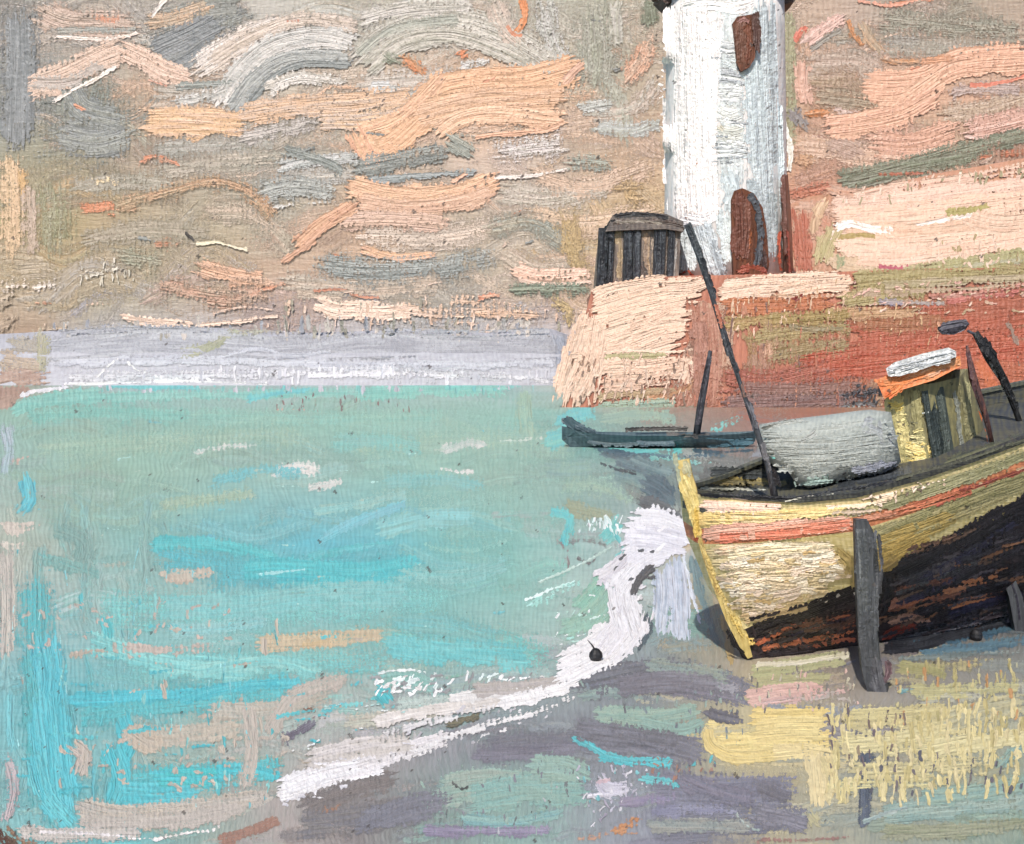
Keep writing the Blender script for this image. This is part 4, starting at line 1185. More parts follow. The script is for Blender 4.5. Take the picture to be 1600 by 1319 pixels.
Surf('lantern_room', *lathe((cxl, LD), [(52*rpx, zg + .75), (52*rpx, zg + 4.2)], 16), base_mat('lantern_glass_paint', 'a8b4b8', '7c8890'), parent=lh).build()
Surf('roof', *lathe((cxl, LD), [(60*rpx, zg + 4.2), (56*rpx, zg + 4.5), (20*rpx, zg + 6.3), (3*rpx, zg + 6.8), (2*rpx, zg + 7.6)], 24), base_mat('gallery_dark_brown', '5c463e', '3c302c'), parent=lh).build()
# dark dabs under the gallery, window and door set into the tower front
def patch(name, poly, c, mat, parent, proud=.4, thick=.8):
    """panel following the round tower"""
    P = []
    for x, y in poly:
        d = tw.hit(x, y, LD - 4); P.append(at(x, y, d - proud))
    cent = Vector((0, 0, 0))
    for p in P: cent += p
    cent /= len(P)
    V = [cent] + P + [p + Vector((0, thick, 0)) for p in P]; n = len(P)
    Fc = [(0, 1 + i, 1 + (i+1) % n) for i in range(n)] + [(1+i, 1+n+i, 1+n+(i+1) % n, 1+(i+1) % n) for i in range(n)]
    return Surf(name, V, Fc, mat, parent=parent, e=EL, bias=9e-4)
brown = base_mat('brown_board_paint', '74452f', '5a3626', grain=(.003, .05))
w_ = patch('window', [(1145, 36), (1152, 26), (1178, 22), (1183, 40), (1180, 90), (1172, 104), (1158, 112), (1152, 100), (1148, 60)], 0, brown, lh)
w_.paint("""
5c4038 4c3832 14 1 0 1.4 | 1180,18 1184,50 1182,84
6c4838 7c5240 20 0 0 1.5 | 1158,34 1158,70 1160,106
7c4a34 6a3c2a 12 0 0 1.5 | 1168,36 1170,70 1166,100
a0746c 8c6458 8 2 0 1.6 | 1152,34 1162,28 1172,34
""")
w_.build()
d_ = patch('door', [(1143, 312), (1148, 298), (1160, 294), (1178, 302), (1192, 325), (1198, 360), (1202, 415), (1198, 430), (1146, 430), (1144, 400)], 0, brown, lh)
d_.paint("""
7a4c3e 684034 22 0 0 1.5 | 1153,302 1155,350 1153,402
6c4438 7c5244 16 0 0 1.5 | 1165,310 1168,360 1164,405
44464c 55585e 14 0 0 1.5 | 1172,304 1184,330 1188,380 1184,415
54403c 443634 16 1 0 1.4 | 1190,390 1194,425
b06c48 9c5c40 5 0 0 1.5 | 1172,358 1172,392
a05844 8c4438 14 2 0 1.4 | 1150,424 1170,418 1198,424
a0b0b0 7c8888 5 6 0 1.6 | 1190,330 1192,380
""")
d_.build()
s = patch('side_buttress', [(1222, 278), (1231, 272), (1236, 330), (1240, 424), (1226, 430), (1222, 350)], 0, base_mat('buttress_brown_paint', '7a5a50', '8c5c4c', grain=(.003, .05)), lh)
s.paint("6c4c44 7c5850 14 1 0 1.3 | 1226,276 1228,340 1230,400\n944c3c 84443a 12 2 1 | 1232,360 1236,440")
s.build()
# brown brush-hung bracket ends at the top
bv = []
for sx in (-1, 1):
    x0 = cxl + sx * 92 * rpx
    bv.append(slab([(x0 - .9, LD - 1.2, zg + .1), (x0 + .9, LD - 1.2, zg + .1), (x0 + .5, LD - 1.2, zg - .45), (x0 - .2, LD - 1.2, zg - .6)], (0, 2.4, 0)))
bk = Surf('bracket', *join(bv[0]), base_mat('gallery_dark_brown', '5c463e', '3c302c'), parent=lh)
bk.paint("6a5248 4c3c36 12 3 0 1.5 | 1018,0 1040,4 1066,10\n5c443c 4c3a36 9 5 0 1.5 | 1040,6 1055,14"); bk.build()
bk = Surf('bracket', *join(bv[1]), base_mat('gallery_dark_brown', '5c463e', '3c302c'), parent=lh)
bk.paint("6a5048 54403c 13 2 0 1.5 | 1190,0 1210,5 1230,2"); bk.build()
settle(lh, (cxl, LD, zt(440)))

# ---- timber shed on the wall's left end
sh = thing('timber_shed', 'dark weathered timber shed with open bays left of the lighthouse', 'shed')
SD = 82.5
def P(x, y, d=SD): return at(x, y, d)
V, Fc = slab([P(932, 448), P(936, 400), (P(940, 368)), P(960, 348), P(1064, 350), P(1060, 446)], (0, 3.2, 0))
wl = Surf('wall', V, Fc, base_mat('shed_board_paint', '94857a', '6c625c', grain=(.003, .06)), parent=sh, e=EL)
wl.paint("""
8c7c70 a08c7c 18 1 0 1.3 | 952,360 950,400 946,440
b09a7c 9c8870 12 1 0 1.4 | 966,362 968,400 966,438
7c7068 94847a 20 1 0 1.4 | 958,430 950,440 942,446
9c8878 b89c80 14 2 0 1.6 | 1012,366 1010,400 1014,436
6c605c 54504e 16 1 0 1.4 | 1000,410 1006,430 1012,440
b4a08c 9c8c80 6 2 0 1.6 | 1022,372 1018,400 1020,430
7c7068 8c7c74 14 1 0 1.4 | 1040,360 1040,400 1036,440
b0aca8 a09890 12 1 0 1.4 | 1054,372 1052,400 1050,436
""")
wl.build()
V, Fc = slab([P(946, 362, SD-.5), P(958, 336, SD-.5), P(985, 331, SD-.5), P(1040, 334, SD-.5), P(1068, 346, SD-.5), P(1068, 362, SD-.5), P(1040, 358, SD-.5), P(970, 360, SD-.5)], (0, 4.2, 0))
rf = Surf('roof', V, Fc, base_mat('shed_roof_paint', '7c7069', '5a5250', grain=(.05, .003)), parent=sh, e=EL)
rf.paint("""
8c7e78 6c625e 16 0 0 1.6 | 955,352 990,350 1040,350 1066,356
3c3a3c 2c2c30 9 1 0 1.6 | 960,338 990,334 1020,336 1045,342
a09488 8c8078 6 1 0 1.5 | 962,346 1000,345 1036,350
4c484a 3c3a3c 8 1 0 1.4 | 940,372 950,352 960,342
""")
rf.build()
for x0, x1, wd in ((944, 940, 17), (956, 952, 9), (982, 980, 14), (996, 994, 12), (1032, 1028, 18), (1050, 1046, 10)):
    a = P(x0, 356, SD - .3); b = P(x1, 447, SD - .3)
    hw = wd / 2 * SD / F
    V, Fc = slab([a + Vector((-hw, 0, 0)), a + Vector((hw, 0, 0)), b + Vector((hw, 0, 0)), b + Vector((-hw, 0, 0))], (0, .25, 0))
    p = Surf('post', V, Fc, base_mat('dark_post_paint', '3a3c40', '26272b', grain=(.003, .08)), parent=sh, e=EL)
    c = random.choice(['2e3036 4a4e54', '33343a 565a60', '24252a 3e4248'])
    p.paint(f"{c} {wd} 1 0 1.5 | {x0},362 {(x0+x1)/2},400 {x1},444"); p.build()
settle(sh, P(1000, 447, SD))

# ---- dark rowing boat under the wall
rb = thing('rowing_boat', 'low dark teal rowing boat with upturned end afloat below the harbour wall', 'rowing boat')
def rowhull(x0, x1, y0, yk, tipy, beam, tip2, matn):
    """double ended open hull between two pixel columns; near sheer at y0, waterline at yk"""
    D0 = EYE * F / (yk - HY); V = []; Fc = []; N = 14
    ax = (x0 - CX) / F * D0; bx = (x1 - CX) / F * D0
    for i in range(N + 1):
        t = i / N; x = ax + (bx - ax) * t; s = math.sin(math.pi * min(max(t, .02), .98)) ** .6
        up = (1 - s); zs = (yk - y0) / F * D0; zl = zs * (1 + (tipy if t < .5 else tip2) * up * up)
        b = beam * s
        ins = (0 if t < .5 else 0)
        kx = x + (.5 - t) * (1 - s) * .9
        V += [(x, D0 - b, zl), (kx, D0 - b * .8, zl * .45), (kx, D0 - b * .4, -.05), (kx, D0 + b * .4, -.05), (kx, D0 + b * .8, zl * .45), (x, D0 + b, zl), (x, D0 + b * .9, zl * .9), (x, D0, zl * .35), (x, D0 - b * .9, zl * .9)]
    n = 9
    for i in range(N):
        for j in range(n):
            a = i*n + j; b_ = i*n + (j+1) % n; Fc.append((a, b_, b_ + n, a + n))
    Fc.append(tuple(range(n))[::-1]); Fc.append(tuple(N*n + j for j in range(n)))
    return V, Fc
V, Fc = rowhull(878, 1180, 678, 698, .9, 1.1, .3, 0)
h = Surf('hull', V, Fc, base_mat('dark_teal_hull_paint', '566a70', '43545c', grain=(.05, .004)), parent=rb, e=EL, smooth=False)
h.paint("""
4c6068 3c4c56 20 0 0 1.5 | 882,656 900,668 930,682
5c6c70 4c5c64 16 2 0 1.5 | 920,688 960,692 1010,690
54504e 6c6864 10 3 0 1.4 | 975,672 1030,670 1075,668
44545e 5a6c74 16 1 0 1.5 | 965,686 1030,690 1080,684
3f5c68 4c6c78 20 1 0 1.4 | 1106,690 1140,692 1174,690
6cb8b4 80bcb4 5 4 0 1.3 | 930,696 980,700 1040,698
6a6866 585654 10 2 0 1.3 | 1040,678 1080,682 1110,678
""")
h.build()
RD = EYE * F / (698 - HY)
def spar(name, pts, depth, wpx, parent, mat, text=None):
    pp = [at(x, y, depth[i] if isinstance(depth, (list, tuple)) else depth) for i, (x, y) in enumerate(pts)]
    d0 = depth[0] if isinstance(depth, (list, tuple)) else depth
    rr = [(w / 2) * d0 / F for w in (wpx if isinstance(wpx, (list, tuple)) else [wpx] * len(pts))]
    s = Surf(name, *tube(pp, rr, 10), mat, parent=parent, smooth=True, e=EL, bias=6e-4)
    if text: s.paint(text)
    s.build(); return s
spm = base_mat('tarred_spar_paint', '34363c', '4c5056', grain=(.01, .05))
spar('mast', [(1088, 682), (1094, 640), (1103, 590), (1110, 548)], RD, [11, 12, 10, 6], rb, spm, "2c2a30 4a4850 9 2 0 1.5 | 1090,664 1098,610 1109,556")
settle(rb, ground(1030, 698))

# ---- yellow fishing boat, drawn up on the sand
fb = thing('fishing_boat', 'yellow fishing boat with orange band and small wheelhouse resting on wet sand', 'fishing boat')
K0 = ground(1165, 1030); K1 = ground(1600, 962)
tdir = (K1 - K0).normalized(); nrm = Vector((tdir.y, -tdir.x, 0))
def bp(px, py, b):
    k = (px - CX) / F
    s = (k * (K0.y + b * nrm.y) - (K0.x + b * nrm.x)) / (tdir.x - k * tdir.y)
    p = K0 + tdir * s + nrm * b
    return Vector((p.x, p.y, EYE - (py - HY) / F * p.y))
ST = [  # sheer, rubbing band top, band bottom, mid, chine, keel : (px, py, half beam)
 [(1088, 772, .06), (1092, 826, .06), (1096, 850, .06), (1130, 935, .05), (1150, 990, .05), (1166, 1030, .04)],
 [(1120, 776, .35), (1122, 826, .33), (1126, 850, .32), (1150, 930, .26), (1175, 978, .18), (1195, 1030, .05)],
 [(1170, 782, .62), (1172, 826, .60), (1176, 848, .58), (1195, 920, .50), (1215, 962, .38), (1240, 1026, .06)],
 [(1250, 786, .92), (1252, 820, .90), (1254, 840, .88), (1265, 900, .80), (1275, 938, .66), (1300, 1020, .08)],
 [(1335, 778, 1.15), (1336, 808, 1.13), (1338, 830, 1.11), (1342, 875, 1.02), (1346, 908, .88), (1375, 1010, .09)],
 [(1430, 752, 1.3), (1431, 782, 1.29), (1432, 800, 1.27), (1434, 835, 1.2), (1436, 866, 1.08), (1465, 994, .10)],
 [(1520, 722, 1.38), (1520, 750, 1.37), (1521, 766, 1.36), (1522, 796, 1.28), (1524, 826, 1.16), (1555, 974, .10)],
 [(1620, 684, 1.4), (1620, 712, 1.39), (1620, 728, 1.38), (1622, 754, 1.3), (1624, 780, 1.2), (1650, 952, .10)],
 [(1760, 632, 1.3), (1760, 660, 1.28), (1760, 676, 1.26), (1760, 708, 1.15), (1762, 740, 1.0), (1790, 925, .09)],
 [(1900, 575, .85), (1900, 604, .82), (1900, 620, .8), (1900, 660, .65), (1900, 700, .5), (1905, 905, .08)],
 [(2010, 520, .08), (2008, 552, .07), (2006, 570, .07), (2000, 630, .06), (1990, 700, .06), (1975, 893, .05)],
]
NS = []; 
for st in ST: NS.append([bp(*q) for q in st])
def mirror(p):
    d = (p - K0).dot(nrm); return p - nrm * (2 * d)
n = 6; V = []; Fc = []; fm = []
for r in NS:
    V += r + [mirror(q) for q in r]
zone = [0, 1, 2, 2, 3]
for i in range(len(NS) - 1):
    for j in range(n - 1):
        a = i * 2 * n + j; b = a + 2 * n
        Fc.append((a, a+1, b+1, b)); fm.append(zone[j])
        a += n; b += n
        Fc.append((a, b, b+1, a+1)); fm.append(zone[j])
    a = i*2*n + n - 1; Fc.append((a, a + n, a + 3*n, a + 2*n)); fm.append(3)
for i in (0, len(NS) - 1):
    for j in range(n - 1):
        a = i*2*n + j; q = (a, a+n, a+n+1, a+1)
        Fc.append(q if i else q[::-1]); fm.append(zone[j])
hull_mats = [base_mat('hull_topside_paint', 'dcc898', 'b4a878', grain=(.03, .004)), base_mat('hull_orange_band_paint', 'd88c64', 'b06c4c', grain=(.03, .004)),
             base_mat('hull_yellow_paint', 'e6d4a0', 'd0bc80', grain=(.03, .004)), base_mat('hull_shaded_bottom_paint', '2c282c', '403438', grain=(.03, .004))]  # dark bottom colour holds the shade under the hull
hl = Surf('hull', V, Fc, None, mats=hull_mats, facemats=fm, parent=fb, e=EL, bias=1e-3, ka=1.0, sat=.85, tint=(1.0, .94, .92))
HULL = """
a8a070 988e5c 26 1 1 1.2 | 1340,850 1400,836 1480,806 1560,776 1640,745
a09a6c 8c8858 30 1 1 1.2 | 1360,845 1440,812 1530,775 1640,735
b89c4c a48c40 30 1 0 1.3 | 1368,872 1400,860 1450,835
b49c50 a08c48 30 1 0 1.3 | 1372,850 1430,830 1490,808
a8904c 988044 20 1 1 1.3 | 1375,888 1390,880 1402,870
8c8c68 a09c74 22 1 1 1.2 | 1430,775 1500,752 1600,712
9a9870 84845c 22 1 1 1.2 | 1380,790 1460,762 1560,728 1640,696
1f1c24 2c2830 44 0 0 1.2 | 1400,900 1480,860 1560,815 1640,775
26222a 34303a 44 0 0 1.2 | 1420,930 1500,890 1600,840
2a2630 1c1a22 50 0 1 1.2 | 1400,970 1500,935 1620,890
302a30 3c3438 36 1 0 1.3 | 1400,985 1480,965 1600,935
282c34 34383e 30 1 0 1.3 | 1390,1002 1460,990 1540,972 1620,950
221e24 2c282e 34 0 0 1.3 | 1180,990 1240,966 1330,930
2a262c 383036 34 0 0 1.3 | 1190,1010 1260,990 1350,965
241f25 342c30 34 1 0 1.3 | 1200,1018 1270,1010 1350,995
e2705a bc5c38 5 1 0 1.6 | 1220,984 1245,976 1270,972
c8683c e08050 9 1 0 1.6 | 1180,1008 1205,996 1240,978
b86440 cc7448 11 3 0 1.5 | 1230,1004 1290,996 1335,988
c87050 a85c48 10 3 0 1.5 | 1250,1012 1300,1002 1340,1000
b46848 84503c 8 4 0 1.5 | 1290,970 1320,962 1335,960
4c3c3c 5c4440 20 3 1 1.3 | 1310,990 1330,970 1345,960
806050 6c5044 16 4 0 1.4 | 1420,860 1460,848 1500,835
c07844 a86440 10 4 0 1.6 | 1500,910 1530,905 1562,900
cc7c48 b06c40 12 3 0 1.6 | 1480,950 1520,942 1560,935
a86c4c 8c5844 8 4 0 1.5 | 1440,945 1480,940 1570,925
5c3c34 84503c 16 4 0 1.4 | 1400,925 1440,912 1490,905
a07464 b48874 16 3 0 1.6 | 1390,970 1420,965 1455,972
8c5c50 a06c5c 16 3 0 1.6 | 1385,955 1400,940 1430,948
7a3024 8c3c2c 16 1 0 1.4 | 1382,998 1400,985 1430,976
1c1a20 26222a 22 2 0 1.4 | 1372,890 1385,920 1376,960
e6d4a0 d8c48c 40 0 0 1.3 | 1110,870 1180,868 1300,862
ecdcb0 e0cc98 40 0 0 1.4 | 1130,905 1200,900 1320,890
e8d8a8 dcc494 36 0 0 1.4 | 1150,935 1210,928 1290,918
dcc48c c4a878 26 1 0 1.4 | 1160,965 1210,955 1260,942
c8b070 b49c5c 34 1 1 1.3 | 1290,870 1315,880 1325,900
bca460 a89450 20 1 1 | 1310,860 1330,880 1332,920
f2e4c4 e8d4a8 20 0 0 1.6 | 1140,880 1190,868 1240,866
f4e8cc ecd8b0 20 0 0 1.6 | 1150,912 1200,905 1240,906
f0e0c0 e4cca0 20 1 0 1.6 | 1150,938 1200,938 1240,930
f0dcc0 e8c8ac 18 1 0 1.6 | 1160,958 1190,958 1225,948
ecd4b4 dcc49c 24 2 0 1.5 | 1230,890 1270,872 1305,866
ead2ae e2bc94 16 3 0 1.5 | 1120,862 1180,856 1300,852
f2e8c8 dcd0a0 14 0 0 2 | 1246,912 1238,925 1243,938
a07050 b88464 8 2 0 1.8 | 1244,912 1252,918 1254,926
dcc078 f0dc9c 12 1 0 1.8 | 1255,905 1262,915 1258,932
e8b8a0 d89c84 26 0 0 1.4 | 1098,836 1150,830 1200,828 1330,816
e47c5c dc8464 17 0 0 1.5 | 1118,842 1180,836 1260,830 1330,822
ea8c6c e8a488 10 1 0 1.6 | 1180,828 1250,822 1330,812
e8b49c dca088 9 1 0 1.5 | 1110,824 1180,818 1260,812
d89474 c87c5c 13 3 0 1.6 | 1335,815 1380,806 1420,796
c46c48 d88860 12 3 0 1.6 | 1400,798 1460,780 1530,758
a85440 8c4438 10 3 0 1.5 | 1500,768 1560,748 1640,716
b45c44 cc7c54 8 3 0 1.5 | 1400,804 1460,788 1520,768
f0d0bc e8c0a8 24 0 0 1.5 | 1098,788 1140,790 1220,794
e8d09c d8bc74 20 1 0 1.7 | 1100,808 1160,808 1240,806
e4c878 d8b868 24 0 0 1.7 | 1080,812 1120,812 1145,812
ecd48c e4c878 20 1 0 1.7 | 1220,802 1270,800 1320,794
f0d8bc e4c8a4 16 3 0 1.7 | 1290,790 1350,786 1400,776
ecd8c0 dcc8b0 14 6 0 1.8 | 1340,782 1420,762 1480,748
cdb8a0 b8a890 10 4 0 1.5 | 1300,802 1350,800 1380,796
"""
hl.paint(HULL)  # olive and near-black strokes paint shade on the right side and underside
hl.paint("""
7c4c38 5c4038 18 5 0 1.5 | 1200,990 1260,974 1330,952
c47048 a45c3c 10 4 0 1.6 | 1190,1012 1260,1002 1320,992
8c5844 6c4840 16 5 0 1.5 | 1390,955 1460,935 1540,915
484450 5c5660 16 5 0 1.4 | 1400,912 1470,882 1560,845
b87850 985c40 12 5 0 1.6 | 1470,925 1520,915 1570,905
f4e8c8 ecdcb0 26 3 0 1.5 | 1130,870 1200,860 1300,856
f6ecd4 f0e0bc 24 3 0 1.5 | 1150,925 1210,920 1270,905
""")
hl.paint("""
505058 44464c 12 4 0 1.4 | 1400,930 1460,905 1540,872
5c5a5c 484a50 10 5 0 1.4 | 1420,905 1480,878 1560,838
6c5448 80604c 10 5 0 1.5 | 1410,870 1470,850 1540,818
585860 484c54 14 4 0 1.4 | 1400,1000 1470,985 1560,964
a86444 8c5440 12 5 0 1.5 | 1400,950 1450,934 1500,922
7c7468 6c6458 8 6 0 1.4 | 1200,990 1260,972 1330,948
e0703c c86440 7 2 0 1.8 | 1185,1004 1215,988 1235,978
""")
hl.paint("""
2a2a42 363450 20 4 0 1.3 | 1440,905 1510,868 1590,815
34304c 2a2840 16 4 0 1.3 | 1480,960 1540,942 1600,925
3a3450 2c2c44 14 5 0 1.3 | 1400,945 1450,925 1500,900
40364c 30304a 12 5 0 1.3 | 1230,995 1290,978 1335,962
""")
hl.dabs(70, (1390, 840, 1600, 990), '4c4650 6c5448 8c6044 3c3c48 58525c', w=(5, 11), ln=(24, 70), ang=-20, da=8, dry=.45, body=1.4, inside=lambda x, y: y > 905-(x-1390)*.42 and y < 1000-(x-1390)*.12)
hl.dabs(40, (1180, 940, 1340, 1015), '6c4c3c 9c5c40 4c4448 b8684a', w=(5, 9), ln=(20, 50), ang=-16, da=8, dry=.45, body=1.4, inside=lambda x, y: y > 992-(x-1180)*.4)
hl.dabs(46, (1350, 745, 1485, 800), 'f4dcc8 f0d8c0 e8ccb0 7c6c5c', w=(4, 7), ln=(5, 12), ang=0, da=60, dry=.05, body=1.8, inside=lambda x, y: abs(y - (782 - (x-1350)*.24)) < 14)
hl.dabs(60, (1400, 730, 1600, 810), 'd88c64 c8704c b85c48 c4a47c', w=(3, 5), ln=(6, 16), ang=-20, da=20, dry=.1, body=1.7, inside=lambda x, y: abs(y - (802 - (x-1400)*.33)) < 9)
hl.dabs(30, (1130, 865, 1310, 950), 'f6ecd4 f2e4c8 f0dcc4 ecd8b0', w=(12, 20), ln=(20, 60), ang=-3, da=10, dry=.25, body=1.6, inside=lambda x, y: y < 965 - (x-1160)*.4 and x > 1112 + (y-860)*.42)
hl.dabs(60, (1130, 860, 1320, 965), 'f4e8cc f0dcb8 e0c080 f0d8b8 e8d098', w=(5, 10), ln=(10, 34), ang=-3, da=10, dry=.1, body=1.7, inside=lambda x, y: y < 975 - (x-1160)*.4 and x > 1105 + (y-860)*.42)
hl.dabs(40, (1180, 930, 1560, 1010), '1c1a20 3c3438 5c4038', w=(4, 8), ln=(14, 40), ang=-20, da=8, dry=.2, body=1.4, inside=lambda x, y: abs(y-(990-(x-1180)*.2)) < 26)
hl.dabs(20, (1280, 925, 1345, 950), 'c8c4c0 e4e0d8 8c8480', w=(3, 5), ln=(6, 12), ang=-25, da=20, dry=.1, body=1.6, inside=lambda x, y: abs(y-(942-(x-1280)*.38)) < 6)
hl.build()
def stem_depth(y):
    r = NS[0]; ys = [HY - F * (q.z - EYE) / q.y for q in r]
    for a in range(len(r) - 1):
        if ys[a] <= y <= ys[a+1]: return r[a].lerp(r[a+1], (y - ys[a]) / (ys[a+1] - ys[a])).y - .02
    return (r[0] if y < ys[0] else r[-1]).y - .02
# stem post, mustard yellow, standing proud of the hull's near end
def strip(name, pts, wpx, depthf, parent, mat, text, th=.10, e=EL):
    V = []; Fc = []
    for i, (x, y) in enumerate(pts):
        d = depthf(x, y); a = Vector(pts[max(i-1, 0)]); b = Vector(pts[min(i+1, len(pts)-1)])
        t = (b - a).normalized(); nn = Vector((-t.y, t.x)); w = wpx[i] if isinstance(wpx, (list, tuple)) else wpx
        l = at(x - nn.x*w/2, y - nn.y*w/2, d); r = at(x + nn.x*w/2, y + nn.y*w/2, d)
        V += [l, r, r + Vector((.03, th, 0)), l + Vector((.03, th, 0))]
    m = len(pts)
    for i in range(m - 1):
        for j in range(4): a = i*4 + j; b = i*4 + (j+1) % 4; Fc.append((a, b, b+4, a+4))
    Fc.append((3, 2, 1, 0)); Fc.append(tuple((m-1)*4 + j for j in range(4)))
    s = Surf(name, V, Fc, mat, parent=parent, e=e, bias=6e-4)
    if text: s.paint(text)
    s.build(); return s
strip('stem', [(1066, 720), (1070, 745), (1084, 790), (1100, 840), (1118, 900), (1142, 965), (1162, 1006), (1172, 1028)], [22, 24, 24, 22, 20, 18, 16, 8],
      lambda x, y: stem_depth(y), fb, base_mat('stem_yellow_paint', 'd8c07c', 'c0a868', grain=(.004, .02)), """
c8bc94 b4b090 18 2 1 1.4 | 1068,722 1072,732 1076,742
a8ac94 98a08c 10 2 1 1.2 | 1054,706 1058,740 1066,770
dcc47c ecd898 22 2 0 1.8 | 1066,748 1080,780 1090,812
e0c070 d4b058 26 1 0 1.8 | 1090,796 1094,820 1092,838
dcc484 c0a064 14 3 0 1.7 | 1096,845 1112,890 1128,930
e8d090 d4b870 18 3 0 1.8 | 1100,840 1122,900 1144,960
ecd48c d8b868 16 0 0 1.8 | 1146,962 1160,990 1176,1006
1c1a1c 2c2424 9 1 0 1.4 | 1134,984 1146,1004 1162,1022
a0583c 843c34 10 1 0 1.8 | 1086,838 1090,846
""", th=.16)
# gunwale cap both sides, deck, far bulwark
def capstrip(name, rows, parent, mat, text=None):
    V = []; Fc = []
    for p, inward in rows:
        q = p + inward * .09
        V += [p - inward*.03 + Vector((0, 0, .005)), p - inward*.03 + Vector((0, 0, .055)), q + Vector((0, 0, .055)), q + Vector((0, 0, .005))]
    m = len(rows)
    for i in range(m - 1):
        for j in range(4): a = i*4+j; b = i*4+(j+1) % 4; Fc.append((a, b, b+4, a+4))
    Fc.append((3, 2, 1, 0)); Fc.append(tuple((m-1)*4+j for j in range(4)))
    s = Surf(name, V, Fc, mat, parent=parent, e=EL, bias=8e-4)
    if text: s.paint(text)
    s.build(); return s
capm = base_mat('black_gunwale_paint', '2c2c2e', '4c4c44', grain=(.05, .004))
capstrip('gunwale', [(r[0], -nrm) for r in NS], fb, capm, """
1c1c22 26262c 8 0 0 1.5 | 1094,772 1150,776 1240,778
e8e4dc c8c4bc 3 0 0 1.6 | 1096,782 1150,788 1200,788
24242a 34363c 6 1 0 1.4 | 1240,777 1330,764 1420,746
4c4c40 5c5c4c 8 1 0 1.4 | 1400,748 1500,722 1620,680
c8c4b4 9c9c90 3 0 0 1.6 | 1225,783 1260,776 1300,772 1320,764
""")
capstrip('gunwale', [(mirror(r[0]), nrm) for r in NS], fb, base_mat('far_gunwale_paint', '6c6c5c', '4c504c', grain=(.05, .004)))
V = []; Fc = []
for r in NS:
    a = r[0] - Vector((0, 0, .2)); bI = mirror(r[0]) - Vector((0, 0, .2))
    s0 = a - nrm * .06; s1 = bI + nrm * .06
    V += [r[0] - nrm*.05, s0, s1, mirror(r[0]) + nrm*.05]
for i in range(len(NS) - 1):
    for j in range(3): a = i*4+j; Fc.append((a, a+4, a+5, a+1))
dk = Surf('deck', V, Fc, base_mat('deck_olive_grey_paint', '5c5a4c', '43464a', grain=(.03, .004)), parent=fb, e=EL, bias=1e-3)
dk.paint("""
7c7458 9c8c58 16 2 1 1.3 | 1110,750 1160,752 1230,756
44484a 5a5e5c 22 1 1 1.3 | 1110,738 1170,740 1230,744
a8a898 dcdcd0 6 2 0 1.5 | 1094,762 1140,764 1200,766
6c6454 8c7c54 10 4 1 | 1130,756 1180,760
3c4044 54585c 24 1 1 | 1300,755 1360,745 1420,735
4c5258 60666c 14 2 1 | 1320,738 1370,730 1410,722
54584c 6c6c54 26 1 1 | 1480,726 1540,706 1620,680
3c4044 4c5048 20 1 1 | 1500,716 1560,700 1620,676
""")
dk.build()
# wheelhouse
WH = bp(1450, 700, .2).y
def W(x, y, d=0): return at(x, y, WH + d)
whp = [(1380, 612), (1398, 660), (1412, 745), (1440, 748), (1462, 742)]
V = [W(1378, 600), W(1452, 600, -.05), W(1498, 590, .35), W(1512, 576, 1.0), W(1460, 580, 1.4),
     W(1414, 752), W(1462, 752, -.05), W(1510, 735, .35), W(1550, 718, 1.0), W(1500, 720, 1.4)]
Fc = [(0, 1, 6, 5), (1, 2, 7, 6), (2, 3, 8, 7), (3, 4, 9, 8), (4, 0, 5, 9), (4, 3, 2, 1, 0), (5, 6, 7, 8, 9)]
wh = Surf('wheelhouse', V, Fc, base_mat('wheelhouse_paint', '9a9268', '787458', grain=(.004, .02)), parent=fb, e=EL, bias=1e-3, ka=1.0)
wh.paint("""
b8ac78 a09868 30 1 0 1.4 | 1398,612 1402,660 1416,740
a0986c 8c8660 20 1 1 1.3 | 1430,608 1436,660 1448,740
e0c878 d4b860 16 0 0 1.7 | 1390,632 1402,636 1410,632
dccc90 b8ac78 22 3 0 1.7 | 1392,650 1410,670 1416,700
ecd898 dcc070 26 1 0 1.8 | 1416,700 1436,706 1452,700
f0dc94 e4c468 26 0 0 1.8 | 1424,718 1440,722 1458,716
e8d48c f0e0a0 16 0 0 1.8 | 1426,730 1438,738 1456,738
a89c80 988c70 12 2 0 1.4 | 1420,738 1422,752 1426,764
908c68 a09870 22 1 2 1.2 | 1504,590 1512,650 1524,725
a89c54 b8a860 8 4 0 1.4 | 1515,700 1525,720
888a80 9c9e90 10 2 1 1.3 | 1492,610 1500,670 1508,720
""")
wh.dabs(26, (1392, 645, 1450, 720), 'e4d494 d0c490 787660 f0e0a8', w=(4, 8), ln=(8, 20), ang=5, da=20, dry=.1, body=1.7, inside=lambda x, y: abs(x-(1405+(y-645)*.3)) < 24)
wo = wh.build()
V, Fc = slab([W(1440, 612, -.1), W(1474, 604, .12), W(1492, 712, .14), W(1458, 718, -.1)], (.02, .05, 0))
wn = Surf('window', V, Fc, base_mat('dark_window_paint', '3a4240', '4c5450', grain=(.003, .04)), parent=wo, e=EL, bias=9e-4)
wn.paint("""
323a3a 48504e 22 0 0 1.5 | 1450,612 1456,650 1466,712
4a524e 5c645e 14 1 0 1.5 | 1466,612 1474,660 1482,712
94a09c 6c7874 4 0 0 1.7 | 1468,620 1478,670 1484,705
d8dcd8 a8b0ac 3 1 0 1.6 | 1440,646 1450,644 1460,645
""")
wn.build()
V, Fc = slab([W(1368, 594, -.25), W(1384, 588, -.25), W(1440, 574, -.2), W(1500, 556, -.1), W(1502, 572, -.1), W(1460, 594, -.2), W(1400, 612, -.25), W(1382, 624, -.25), W(1374, 606, -.25)], (.6, 1.5, 0))
